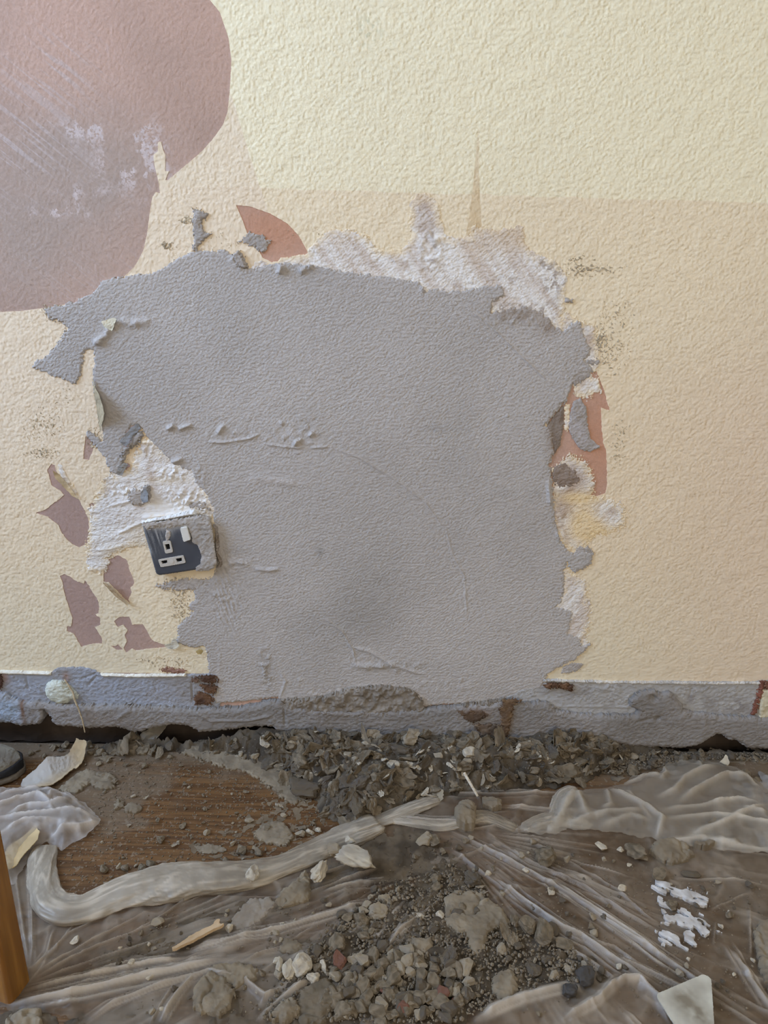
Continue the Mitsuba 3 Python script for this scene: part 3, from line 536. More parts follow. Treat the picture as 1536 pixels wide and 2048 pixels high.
def tube(pts, r, sides=7):
    pts = np.asarray(pts, float); r = np.broadcast_to(r, (len(pts),))
    t = np.gradient(pts, axis=0); t /= np.linalg.norm(t, axis=1, keepdims=True) + 1e-12
    a = np.cross(t, [0.3, 1, 0.2]); a /= np.linalg.norm(a, axis=1, keepdims=True); b = np.cross(t, a)
    ang = np.arange(sides) * 2 * math.pi / sides
    V = pts[:, None] + r[:, None, None] * (np.cos(ang)[None, :, None] * a[:, None] + np.sin(ang)[None, :, None] * b[:, None])
    F = []
    for i in range(len(pts) - 1):
        for j in range(sides):
            k = (j + 1) % sides
            F += [[i * sides + j, i * sides + k, (i + 1) * sides + k], [i * sides + j, (i + 1) * sides + k, (i + 1) * sides + j]]
    V = np.vstack([V.reshape(-1, 3), pts[0], pts[-1]]); n = len(V)
    for j in range(sides):
        F += [[n - 2, (j + 1) % sides, j], [n - 1, (len(pts) - 2 + 1) * sides + j, (len(pts) - 1) * sides + (j + 1) % sides]]
    return trimesh.Trimesh(V, F, process=False)
def on_wall(x, y, out): X, Z = wp(x, y); return [X, -out, Z]
m = tube([on_wall(134,1352,.010), on_wall(140,1360,.011), on_wall(152,1376,.013), on_wall(158,1388,.018), on_wall(166,1402,.020), on_wall(174,1425,.020), on_wall(180,1450,.021)], [.0012, .0014, .0016, .0016, .0013, .0012, .0009])
put('straw', (m, np.tile(lin(186, 170, 140), (len(m.vertices), 1)), None), 'mat_smooth', base_k, label='dry straw hanging from the strip')

# ---------------------------------------------------------------- socket
def quad_map(quad):
    q = np.array([wp(*p) for p in quad])
    return lambda u, v: (1 - u)[:, None] * (1 - v)[:, None] * q[0] + u[:, None] * (1 - v)[:, None] * q[1] + u[:, None] * v[:, None] * q[2] + (1 - u)[:, None] * v[:, None] * q[3]
def plate_poly(quad, r=.1):
    p = np.array(box(r, r, 1 - r, 1 - r).buffer(r, 6).exterior.coords)
    return Polygon(quad_map(quad)(p[:, 0], p[:, 1]))
def prism(poly, y0, y1, bevel=.0012):
    """a block standing off the wall between y0 and y1 with a chamfered front edge"""
    hole_ok = poly
    a = trimesh.creation.extrude_polygon(hole_ok, y1 - y0 - bevel, engine='earcut')
    b = trimesh.creation.extrude_polygon(hole_ok.buffer(-bevel * .6), y1 - y0, engine='earcut')
    m = trimesh.util.concatenate([a, b])
    m.apply_transform(np.array([[1, 0, 0, 0], [0, 0, -1, -y0], [0, 1, 0, 0], [0, 0, 0, 1.0]]))
    m.invert() if m.volume < 0 else None
    return m
sock = empty('wall_socket', 'grey single plug socket smeared with plaster on the cream wall', 'socket')
FRONT, BACK = .014, .001
PLATE = [(289,1044),(412,1029),(436,1128),(318,1146)]
EARTH = [(330.5,1076),(346.5,1074.5),(352,1098),(336,1101)]
PINS = [(321.5,1112.5),(372,1103.5),(377,1119),(327,1128)]
h_e = wpoly([(335.5,1082.5),(344,1081.5),(346,1091.5),(338.5,1093)])
h_l, h_n = wpoly([(328,1115.2),(339.5,1113.6),(340,1119.5),(331,1121)]), wpoly([(357,1110.8),(368.5,1109),(369,1115.5),(360,1117.2)])
hole_poly = unary_union([h_e, h_l, h_n])
scene['mat_slate'] = {'type': 'principled', 'base_color': VC, 'roughness': 0.42, 'specular': 0.5}
plate = plate_poly(PLATE, .07)
def plate_col(P, f):
    c = vary(P, lin(74, 77, 83), lin(65, 69, 76), 40, 400)
    s = streaks(P, -78, 30, 420, 401)
    m = np.clip(blobs(P, [(306,1068,12,26,1.1),(322,1062,14,22,.9),(345,1054,10,12,.8),(310,1096,8,8,.7)]), 0, 1)
    c = lerp(c, lin(150, 152, 152), np.clip((s - .40) / .2, 0, 1) * m * .9)
    top = np.clip(blobs(P, [(320,1044,40,9,1),(365,1040,40,10,1)]), 0, 1)
    return lerp(c, lin(158, 156, 152), np.clip(top * 1.3 * (.4 + fbm(np.c_[P * 160, np.zeros(len(P))], 3, 402)), 0, 1))
P_, F_, f_ = clip_grid(plate.difference(hole_poly), .0009, lambda Q: signed(plate.difference(hole_poly), Q, .0005))
edge = signed(plate, P_, .0005)
h_ = FRONT - .0030 * (1 - np.clip(edge / .0035, 0, 1)) ** 2
put('faceplate', raise_mesh(P_, F_, h_, BACK, 'wall', plate_col(P_, f_)), 'mat_slate', sock, label='slate grey faceplate streaked with plaster')
for nm, quad, hs, lab in (('earth_insert', EARTH, [h_e], 'white earth pin insert'), ('pin_insert', PINS, [h_l, h_n], 'white insert with two pin holes')):
    pp = plate_poly(quad, .16 if nm[0] == 'e' else .1)
    for h in hs: pp = pp.difference(h)
    m = prism(pp, FRONT - .002, FRONT + .0012, .0006)
    put(nm, (m, np.tile(lin(186, 182, 172), (len(m.vertices), 1)), None), 'mat_plain', sock, smooth=False, label=lab)
dot = Polygon([wp(349.5 + 4.2 * math.cos(t), 1116 + 4.2 * math.sin(t)) for t in np.linspace(0, 6.28, 18)[:-1]])
m = prism(dot, FRONT, FRONT + .0018, .0005)
put('cover_screw', (m, np.tile(lin(192, 188, 178), (len(m.vertices), 1)), None), 'mat_plain', sock, smooth=False)
wells = []
for h in (h_e, h_l, h_n):
    m = trimesh.creation.extrude_polygon(h.buffer(.0002), .0116, engine='earcut')
    keep = np.abs(m.face_normals[:, 2] - 1) > .1  # open towards the room
    m = trimesh.Trimesh(m.vertices, m.faces[keep], process=False)
    m.apply_transform(np.array([[1, 0, 0, 0], [0, 0, -1, -.0012], [0, 1, 0, 0], [0, 0, 0, 1.0]])); wells.append(m)
for m in wells:
    put('pin_hole', (m, np.tile(lin(34, 32, 30), (len(m.vertices), 1)), None), 'mat_smooth', sock, smooth=False)
m = prism(plate_poly([(366,1049),(380,1046),(387.5,1072),(373,1077)], .14), FRONT - .001, FRONT + .0042, .001)
put('rocker_switch', (m, np.tile(lin(212, 212, 204), (len(m.vertices), 1)), None), 'mat_plain', sock, smooth=False, label='white rocker switch')
stain('plaster_smear', [(372,1046),(386,1036),(412,1027),(424,1030),(430,1060),(434,1090),(438,1118),(432,1130),(420,1134),(396,1136),(397,1126),(405,1122),(408,1106),(404,1094),(401,1084),(390,1079),(388,1066),(382,1050)], 411, (172, 166, 158), (152, 146, 138), base=.0142, thick=.0016, jag=.0008, amp=.001, relief=.0016, lab='smear of dried plaster over the right of the plate', res=.001, parent=sock)
stain('plaster_smear', [(289,1046),(292,1040),(330,1036),(372,1030),(412,1024),(410,1032),(384,1042),(366,1046),(340,1050),(320,1048),(300,1052)], 412, (182, 178, 172), (166, 160, 152), base=.0138, thick=.0018, jag=.0016, amp=.002, relief=.002, res=.001, parent=sock)
stain('plaster_smear', [(338,1052),(346,1056),(346,1066),(342,1078),(338,1080),(336,1068)], 413, (190, 184, 178), (170, 164, 156), base=.0142, thick=.001, jag=.0008, amp=.0012, relief=.001, res=.001, parent=sock)
stain('filler_ridge', [(286,1041),(300,1036),(340,1028),(380,1020),(392,1018),(396,1026),(370,1030),(330,1037),(298,1042),(289,1045)], 414, (228, 230, 228), (206, 204, 198), base=.002, thick=.013, jag=.0008, amp=.0008, relief=.002, lab='white ridge of filler along the top of the socket', res=.001, parent=wall)
stain('grey_dab', [(432,1058),(428,1046),(436,1054),(440,1090),(436,1104),(446,1118),(444,1132),(432,1134),(440,1122),(436,1112),(432,1096)], 415, (160, 152, 144), (130, 118, 104), base=.002, thick=.008, jag=.0012, amp=.001, relief=.003, res=.001, parent=wall)
stain('loose_render', [(560,1396),(640,1390),(700,1372),(760,1366),(820,1374),(845,1396),(850,1418),(960,1400),(1010,1392),(1010,1430),(900,1436),(800,1440),(640,1432),(560,1424)], 420, (142, 134, 123), (114, 105, 93), base=.002, thick=.0075, jag=.002, amp=.002, relief=.009, lab='crumbling render under the grey patch', res=.0015)
# ---------------------------------------------------------------- floor board
def wood_fn(p, n, uv):
    w = mikit.fbm(p.x * 2.2, p.y * 9, 1.0, 3) * 5
    g = mikit.fbm(p.x * 14, p.y * 330 + w, 2.0, 3)
    c = mikit.mix(C3(108, 78, 46), C3(82, 57, 33), ss(.3, .7, g))
    c = mikit.mix(c, C3(82, 56, 36), ss(.6, .8, mikit.fbm(p.x * 30, p.y * 700, 5.0, 2)) * .45)
    d = mikit.fbm(p.x * 13, p.y * 13, 3.0, 4)
    bx, by = fp(160, 1500); ex = .34
    strip = ss(-.075, -.03, p.y + (d - .5) * .05) * ss(-.1, -.3, p.x + (d - .5) * .2)
    near = ss(-.10, -.03, p.y + (d - .5) * .08) * ss(-.28, -.1, p.x) 
    right = ss(.25, .36, p.x) * .8 + ss(-.28, -.42, p.y) * .5
    patch = ss(.50, .70, d) * .75
    dust = dr.clip(dr.maximum(dr.maximum(strip * .92, near * .9), patch) + right * .4, 0, .92)
    c = mikit.mix(c, C3(110, 97, 80), dust * (.75 + .25 * mikit.noise(p.x * 500, p.y * 500, 1.0)))
    sp = ss(.66, .74, mikit.fbm(p.x * 240, p.y * 240, 6.0, 3))
    return mikit.mix(c, C3(130, 118, 102), sp * .5)
scene['mat_board'] = rough_bump(lambda p, n, uv: mikit.fbm(p.x * 20, p.y * 500, 2.0, 2), .0007, proc(wood_fn), .55, spec=.3)
scene['mat_earth'] = {'type': 'principled', 'base_color': {'type': 'rgb', 'value': lin(70, 60, 50).tolist()}, 'roughness': .95}
add('floor', ply(flat_box(-2.0, 2.1, YR, -.004, -.022, 0.0), 'mat_board'), kind='structure', label='brown wood grain floor board under dust and rubble')
add('floor', ply(flat_box(-2.0, 2.1, YR, .1, -.08, -.024), 'mat_earth'), kind='structure', label='earth under the floor board')

# ---------------------------------------------------------------- things on the floor: helpers
CLAY, CLAY_D, PALE, BONE, BRICK, DARK = (122, 110, 91), (92, 82, 66), (184, 174, 152), (144, 132, 110), (106, 72, 55), (70, 65, 59)
def scale_at(x, y): a, b = fp(x - 5, y), fp(x + 5, y); return (b[0] - a[0]) / 10
def rock_mesh(seed, sub=2, cuts=13, rough=.07):
    r = np.random.default_rng(seed)
    m = trimesh.creation.icosphere(subdivisions=sub); v = np.array(m.vertices)
    if rough > .3: v = np.sign(v) * np.abs(v) ** .72
    for _ in range(cuts):
        n = r.normal(size=3); n /= np.linalg.norm(n); d = r.uniform(.46, .82)
        v -= np.maximum(v @ n - d, 0)[:, None] * n
    v *= (1 + rough * 2 * (fbm(v * 2.2 + seed, 3, seed) - .5) + (.16 * (fbm(v * 9 + seed, 3, seed + 2) - .5) if sub > 2 else 0))[:, None]
    v -= (v.max(0) + v.min(0)) / 2
    return trimesh.Trimesh(v / np.abs(v).max(0), m.faces, process=False)
def flake_mesh(seed, nr=6, na=28, thick=.13, bend=.5, wrinkle=.18):
    """a scraping of plaster: a ragged bent leaf, within about one unit of its middle"""
    r = np.random.default_rng(seed)
    a = np.arange(na) * 2 * math.pi / na
    R = .75 + .5 * (fbm(np.c_[np.cos(a) * 1.6, np.sin(a) * 1.6, np.full(na, seed * 1.7)], 3, seed) - .5) * 1.6 + .34 * (fbm(np.c_[np.cos(a) * 5, np.sin(a) * 5, np.full(na, seed * 1.7)], 3, seed + 1) - .5)
    asp = r.uniform(.45, .8)
    rr = np.linspace(0, 1, nr + 1)[1:]
    x = np.r_[0, (rr[:, None] * (R * np.cos(a))[None]).ravel()]; y = np.r_[0, (rr[:, None] * (R * np.sin(a))[None]).ravel()] * asp
    ph = r.uniform(0, 3.14); u = x * math.cos(ph) + y * math.sin(ph)
    k = r.uniform(.3, 1) * bend * 2
    z = k * u ** 2 * r.choice([-1, 1]) + wrinkle * 2 * (fbm(np.c_[x * 2.2, y * 2.2, np.full(len(x), seed)], 3, seed + 3) - .5) + .25 * bend * x * y + .22 * (fbm(np.c_[x * 6, y * 6, np.full(len(x), seed)], 3, seed + 6) - .5)
    e = np.r_[0, np.repeat(rr, na)]
    t = thick * np.sqrt(np.clip(1.05 - e ** 3, 0, 1)) * .5 + .02
    n = len(x); V = np.vstack([np.c_[x, y, z + t], np.c_[x, y, z - t]])
    F = []
    for j in range(na):
        k2 = (j + 1) % na
        F.append([0, 1 + j, 1 + k2])
        for i in range(nr - 1):
            p, q = 1 + i * na, 1 + (i + 1) * na
            F += [[p + j, q + j, q + k2], [p + j, q + k2, p + k2]]
    F = np.array(F); o = 1 + (nr - 1) * na
    side = [[o + j, n + o + j, n + o + (j + 1) % na] for j in range(na)] + [[o + j, n + o + (j + 1) % na, o + (j + 1) % na] for j in range(na)]
    V -= np.array([0, 0, (V[:, 2].max() + V[:, 2].min()) / 2])
    return trimesh.Trimesh(V, np.vstack([F, F[:, ::-1] + n, side]), process=False)
TONES = {'clay': (CLAY, CLAY_D), 'dark': (CLAY_D, (86, 79, 70)), 'pale': (PALE, (158, 149, 133)), 'bone': (BONE, (136, 126, 110)), 'brick': (BRICK, (108, 78, 66)), 'char': (DARK, (70, 68, 66))}
_cache = {}
def piece(shape, seed, tone):
    k = (shape, seed, tone)
    if k not in _cache:
        m = rock_mesh(seed, 3 if seed < 100 else 2) if shape == 'rock' else rock_mesh(seed, 3, 5, .42) if shape == 'lump' else flake_mesh(seed) if shape == 'flake' else flake_mesh(seed, thick=.11, bend=1.1, wrinkle=.42)
        a, b = TONES[tone]
        v = np.array(m.vertices)
        t = np.clip((fbm(v * 2.4 + seed * .3, 3, seed) - .35) / .3, 0, 1)[:, None]
        _cache[k] = ply(m, 'mat_plaster', shape == 'lump', color=lin(*a) * (1 - t) + lin(*b) * t)
    return _cache[k]
def place(name, shape, seed, tone, x, y, z, sx, sy, sz, rz=0, tx=0, ty=0, **kw):
    tr = T().translate([float(x), float(y), float(z)]).rotate([0, 0, 1], rz).rotate([1, 0, 0], tx).rotate([0, 1, 0], ty).scale([float(sx), float(sy), float(sz)])
    return add(name, {**piece(shape, seed, tone), 'to_world': tr}, **kw)
# ---- heaps: the beds that carry the loose pieces
def heap_field(pts, seed, amp=.010, freq=26):
    poly = fpoly(pts)
    return poly, (lambda P: signed(poly, P, .004) + jagged(P, amp, freq, seed) + jagged(P, amp * .35, 150, seed + 4))
HEAP = [(190,1500),(250,1486),(310,1470),(370,1448),(440,1436),(560,1430),(700,1430),(860,1430),(1000,1436),(1140,1446),(1200,1466),(1250,1488),(1330,1490),(1420,1500),(1330,1515),(1240,1530),(1200,1552),(1120,1572),(1000,1588),(900,1596),(830,1612),(760,1640),(700,1655),(655,1640),(630,1600),(590,1570),(550,1545),(480,1522),(410,1512),(380,1500),(300,1508),(230,1512)]
heap_poly, heap_f = heap_field(HEAP, 501, .012)
def heap_h(P):
    P = np.atleast_2d(P); f = heap_f(P)
    return np.clip(f, 0, 1) ** .8 * .0 + .030 * ss_np(f / .050) * (.55 + .9 * fbm(np.c_[P * 15, np.zeros(len(P))], 3, 502)) + .012 * np.clip(fbm(np.c_[P * 60, np.zeros(len(P))], 3, 503) - .4, 0, 1) * ss_np(f / .02)
def ss_np(t): t = np.clip(t, 0, 1); return t * t * (3 - 2 * t)
P_, F_, f_ = clip_grid(heap_poly, .0022, lambda P: np.minimum(heap_f(P), -.008 - P[:, 1]), .03)
f_ = heap_f(P_)
h_ = .0012 + heap_h(P_) + .003 * fbm(np.c_[P_ * 240, np.zeros(len(P_))], 2, 504) * ss_np(f_ / .01)
put('plaster_heap', raise_mesh(P_, F_, h_, -.0005, 'floor', vary(P_, lin(98, 88, 73), lin(64, 57, 47), 50, 505)), 'mat_plaster', label='long heap of crumbled grey plaster along the foot of the wall', cat='heap', kind='stuff')
def on_heap(x, y):
    """where a sight line through this point of the photograph meets the heap or the floor"""
    d = _f + (x - 768) / FPX * _r - (y - 1024) / FPX * _u
    yy = np.linspace(-.40, -.014, 900); t = (yy - CAM[1]) / d[1]
    q = CAM + t[:, None] * d
    s = np.where(heap_f(q[:, :2]) > 0, .0012 + heap_h(q[:, :2]), 0)
    hit = np.where(q[:, 2] <= s)[0]
    i = hit[0] if len(hit) else len(q) - 1
    return q[i, 0], q[i, 1], max(q[i, 2], .0)
# ---------------------------------------------------------------- polythene sheet
def film_fn(p, n, uv): return uv.x
FILM_SURF = {'type': 'twosided', 'bsdf': rough_bump(lambda p, n, uv: mikit.fbm(p.x * 110, p.y * 110, p.z * 110, 2), .0016, VC, .38, spec=.5)}
# thin polythene: part of the light goes straight through the film, the rest meets its dusty, glossy skin; uv.x holds how many folds lie over one another
scene['mat_film'] = {'type': 'blendbsdf', 'weight': proc(film_fn), 'first': {'type': 'null'}, 'second': FILM_SURF}
CREASES = [  # px polyline, width, height, thickness gained
 ([(898,1663),(1048,1743),(1068,1753),(1143,1798),(1318,1918),(1393,1968),(1518,2043)], .0035, .007, .5), ([(978,1678),(1048,1723),(1168,1778),(1250,1830),(1340,1880)], .003, .005, .35), ([(1118,1718),(1233,1783),(1288,1833),(1328,1858)], .002, .004, .3),
 ([(968,1748),(1048,1808),(1128,1863),(1163,1878),(1218,1918),(1333,1988)], .0042, .008, .5), ([(1068,1818),(1198,1898),(1298,1973)], .003, .005, .3), ([(1088,1758),(1180,1818),(1268,1878),(1318,1918),(1383,1953)], .0042, .008, .6),
 ([(1218,1985),(1248,1966),(1278,1968),(1318,2008),(1343,2043)], .006, .012, .45), ([(943,2052),(1033,2008),(1118,1983),(1150,1970)], .008, .010, .6), ([(1118,2052),(1198,2008),(1228,1973),(1250,1962)], .006, .011, .5), ([(1463,1908),(1508,1978),(1560,2053)], .006, .007, .5),
 ([(1498,1808),(1500,1928)], .002, .003, .3), ([(1348,1763),(1468,1765),(1540,1778)], .002, .003, .3), ([(1418,1828),(1478,1798),(1500,1792)], .0018, .003, .25), ([(1425,1898),(1430,1850)], .0016, .003, .25), ([(1000,1700),(1060,1738),(1150,1765)], .0025, .004, .3),
 ([(1010,1840),(1100,1880),(1190,1935),(1260,1985)], .003, .006, .4), ([(900,1700),(990,1770),(1060,1830)], .003, .005, .3), ([(1150,1880),(1230,1900),(1310,1960)], .0025, .005, .3), ([(1205,1910),(1280,1940),(1380,1990),(1440,2045)], .003, .006, .4),
 ([(60,1950),(140,1870),(220,1830)], .0018, .004, .3), ([(65,1955),(180,1890),(300,1825)], .0018, .004, .3), ([(70,1960),(200,1895),(320,1850),(380,1830)], .002, .004, .3), ([(75,1965),(250,1905),(330,1880)], .002, .004, .3), ([(62,1945),(110,1905),(150,1850)], .0018, .004, .3),
 ([(50,1985),(150,1965),(300,1935),(400,1920)], .0042, .008, .55), ([(10,2016),(120,2000),(260,1968),(420,1932),(470,1922)], .0065, .010, .65), ([(170,2050),(230,2012),(330,1975),(420,1950),(490,1965)], .0045, .008, .5), ([(320,2050),(360,1990),(400,1945)], .004, .007, .5), ([(150,1990),(300,1962),(440,1905)], .003, .006, .4),
 ([(380,1905),(460,1888),(500,1875),(560,1865),(700,1822),(760,1806)], .0045, .008, .55), ([(640,1792),(700,1776),(760,1768)], .0035, .006, .4), ([(600,1800),(680,1770),(760,1740)], .0025, .005, .35), ([(560,1790),(640,1755),(760,1712)], .0025, .004, .3), ([(390,1900),(470,1880),(520,1862)], .0025, .005, .35),
 ([(480,1960),(530,2000),(560,1990)], .004, .008, .4), ([(515,2050),(560,2010),(610,1975),(622,1964)], .005, .009, .45), ([(760,1925),(800,1870),(880,1805),(900,1800)], .0026, .006, .5), ([(740,1935),(790,1880),(830,1830)], .0022, .005, .35), ([(620,2050),(660,2020),(720,1985)], .003, .004, .3),
 ([(62,1740),(66,1900),(60,1940)], .0022, .004, .35), ([(30,1745),(50,1880),(58,1930)], .0022, .004, .3), ([(108,1862),(95,1910),(68,1945)], .0022, .004, .35), ([(80,1735),(88,1850)], .0018, .003, .25),
 ([(780,1640),(850,1648),(930,1652),(1010,1640)], .005, .009, .5), ([(870,1592),(1000,1592),(1140,1590)], .003, .005, .35), ([(1000,1615),(1100,1624),(1180,1630)], .0035, .006, .4), ([(400,1785),(330,1835),(250,1880)], .002, .004, .3), ([(640,1850),(560,1900),(480,1930)], .002, .004, .3), ([(420,1800),(500,1800),(600,1800)], .002, .003, .2)]
def creases(P, lst, lift=1.0):
    h, o = np.zeros(len(P)), np.zeros(len(P))
    for pts, w, hh, op in lst:
        q = np.array([fp(*p) for p in pts]); lo, hi = q.min(0) - 5 * w, q.max(0) + 5 * w
        m = np.where(((P > lo) & (P < hi)).all(1))[0]
        if not len(m): continue
        d, t = seg_dist(P[m], q)
        s = noise(np.c_[P[m] * 26, np.full(len(m), .5)], 7) * .7 + .65
        taper = np.minimum(1, 5 * np.minimum(t, 1 - t) + .1)
        d = np.maximum(0, d + .35 * w * (fbm(np.c_[P[m] * 28, np.full(len(m), .5)], 3, 9) - .5) * 2)
        k = (.55 * np.exp(-d / (w * .55)) + .45 * np.exp(-(d / (w * 1.1)) ** 2)) * s * taper
        h[m] = np.maximum(h[m], hh * lift * k); o[m] = np.maximum(o[m], op * np.exp(-(d / (w * .75)) ** 2) * taper * (.6 + .4 * s))
    return h, o
_rc = np.random.default_rng(3)
for pts, w, hh, op in list(CREASES):
    if op < .34: continue
    for sgn in ((-1, 1, 2, -2) if op >= .5 else (1, -1)):
        o = sgn * _rc.uniform(5, 9); q = np.array(pts, float); t = np.gradient(q, axis=0); t /= np.linalg.norm(t, axis=1, keepdims=True)
        a = np.linspace(_rc.uniform(.3, 1), _rc.uniform(.3, 1.5), len(q))[:, None]
        CREASES.append(([tuple(p) for p in q + np.c_[-t[:, 1], t[:, 0]] * o * a + t * _rc.uniform(-30, 30)], max(w * .45, .0016), hh * .4, op * _rc.uniform(.4, .9)))
sheet = empty('dust_sheet', 'crumpled clear polythene dust sheet spread over the floor, thick with dirt', 'dust sheet')
def film(name, pts, lst, seed, base_op, z0, dome=0.0, domew=.05, res=.0028, lift=1.0, lab=None, tint=None, dirt=1.0, wr=.003, fans=None, wide=1.0):
    lst = [(p_, w_ * wide, h_, o_) for p_, w_, h_, o_ in lst]
    poly = fpoly(pts)
    P, F, f = clip_grid(poly, res, lambda Q: signed(poly, Q, .003) + jagged(Q, .004, 30, seed))
    h, o = creases(P, lst, lift)
    w = fbm(np.c_[P * 22, np.full(len(P), .3)], 4, seed)
    rid = 1 - np.abs(2 * fbm(np.c_[P * 11, np.full(len(P), .9)], 4, seed + 1) - 1)
    if fans:
        for (fx, fy), a0, a1, r1, fr in fans:
            q = np.array(fp(fx, fy)); v = P - q; r = np.linalg.norm(v, axis=1); th = np.arctan2(v[:, 1], v[:, 0])
            n = fbm(np.c_[th * fr, r * 3.5, np.full(len(P), .4)], 3, seed + 8)
            line = np.clip(1 - np.abs(2 * n - 1) - .84, 0, 1) * 6 * np.clip(2.4 * fbm(np.c_[P * 14, np.full(len(P), .2)], 3, seed + 12) - .7, 0, 1)
            mk = ss_np((th - a0) / .15) * ss_np((a1 - th) / .15) * ss_np((r1 - r) / .1) * ss_np((r - .05) / .08)
            h = h + .0032 * line * mk; o = np.maximum(o, .42 * line * mk)
    h = z0 + h + wr * w + dome * ss_np(f / domew) * (.6 + .8 * w) + wr * .8 * np.clip(rid - .9, 0, 1) * 10
    op = np.clip(base_op + o + 2.6 * np.clip(rid - .9, 0, 1) + .22 * (w - .5), .06, .93)
    dn = np.clip((fbm(np.c_[P * 12, np.full(len(P), .1)], 5, seed + 2) - .38) / .25, 0, 1)
    fine = np.clip((fbm(np.c_[P * 130, np.full(len(P), .1)], 3, seed + 3) - .45) / .2, 0, 1)
    c = lerp(np.tile(lin(*(tint or (154, 142, 126))), (len(P), 1)), lin(96, 80, 62), np.clip((dn * .8 + fine * .25) * dirt - o * 1.1, 0, .9))
    c = lerp(c, lin(186, 178, 164), np.clip(o * 1.25 - .1, 0, .85) * (.5 + .5 * dirt))
    mesh, C, U = raise_mesh(P, F, h, h, 'floor', c, False, np.c_[op, dn])
    add(name, ply(mesh, 'mat_film', True, uv=U, color=C), sheet, label=lab)
SHEET = [(-260,1650),(40,1650),(70,1690),(82,1740),(94,1820),(120,1845),(170,1842),(300,1806),(420,1782),(500,1772),(600,1728),(700,1690),(780,1640),(860,1600),(960,1588),(1100,1584),(1250,1580),(1300,1565),(1400,1550),(1480,1555),(1560,1610),(1800,1660),(1900,2300),(1300,2300),(700,2300),(240,2240),(200,2100),(160,2040),(60,2030),(-10,2022),(-260,2020)]
film('flat_film', SHEET, CREASES, 520, .28, .0015, res=.0015, lab='flat creased film with folds fanning out', fans=[((880,1655), -1.35, .05, .75, 15), ((30,1985), -.05, 1.25, .42, 18), ((900,1690), -2.9, -1.7, .5, 11)])
BUNCH = [(1035,1664),(1060,1650),(1100,1636),(1108,1600),(1130,1584),(1165,1588),(1215,1582),(1245,1576),(1262,1560),(1290,1552),(1318,1552),(1335,1536),(1380,1527),(1430,1530),(1470,1545),(1500,1562),(1540,1595),(1640,1625),(1680,1730),(1540,1718),(1480,1712),(1380,1702),(1310,1692),(1300,1682),(1200,1668),(1140,1664),(1110,1674),(1075,1676)]
BUNCH_R = [([(1110,1664),(1128,1625),(1150,1592)], .005, .014, .4), ([(1150,1600),(1165,1640),(1180,1650)], .004, .01, .3), ([(1210,1597),(1218,1632),(1200,1640)], .003, .008, .3), ([(1215,1597),(1290,1635),(1320,1660),(1310,1692)], .0035, .012, .4), ([(1130,1658),(1215,1645),(1290,1640)], .003, .008, .3), ([(1250,1600),(1300,1660)], .0025, .007, .25),
 ([(1310,1617),(1345,1606),(1365,1580),(1400,1562),(1430,1552)], .0035, .014, .4), ([(1355,1628),(1400,1597),(1450,1572),(1490,1576),(1530,1600)], .0035, .016, .4), ([(1320,1642),(1400,1636),(1470,1622),(1520,1630)], .003, .010, .35), ([(1360,1692),(1440,1672),(1500,1642),(1530,1630)], .003, .010, .4), ([(1246,1577),(1290,1566),(1325,1572)], .003, .010, .3), ([(1325,1540),(1330,1560),(1318,1582)], .003, .012, .4), ([(1390,1531),(1400,1560)], .002, .006, .25), ([(1330,1660),(1420,1655),(1500,1665),(1600,1680)], .003, .009, .4), ([(1310,1695),(1400,1690),(1480,1705),(1560,1712)], .003, .008, .45), ([(1480,1640),(1530,1650)], .003, .008, .3), ([(1200,1664),(1260,1650),(1300,1660)], .003, .006, .3)]
film('bunched_film', BUNCH, BUNCH_R, 530, .30, .006, .014, .03, .0026, lab='loose bunched film by the wall on the right', tint=(184, 176, 160), dirt=.4, wr=.0016, lift=.65, wide=1.5)
BAG = [(-60,1588),(0,1580),(60,1578),(110,1581),(150,1596),(185,1625),(209,1646),(190,1666),(150,1690),(124,1708),(108,1700),(96,1692),(70,1705),(50,1740),(30,1775),(-60,1790)]
BAG_R = [([(-20,1655),(40,1626),(80,1616),(110,1636)], .003, .012, .4), ([(20,1662),(60,1642),(100,1640),(150,1622)], .003, .012, .35), ([(-10,1672),(90,1656),(150,1647),(207,1646)], .003, .010, .4), ([(80,1600),(130,1602),(180,1637)], .003, .009, .3), ([(92,1690),(160,1672),(207,1647)], .003, .008, .45), ([(0,1620),(50,1606),(90,1600)], .003, .009, .3), ([(20,1690),(60,1672),(110,1665)], .0025, .008, .3), ([(-10,1600),(60,1590),(110,1592)], .003, .006, .3), ([(110,1600),(100,1630),(112,1655)], .0025, .007, .25)]
film('bunched_film', BAG, BAG_R, 540, .34, .004, .020, .03, .0024, lab='puffed up film beside the wooden leg', tint=(204, 198, 190), dirt=.2, wr=.0016, lift=.7, wide=1.4)
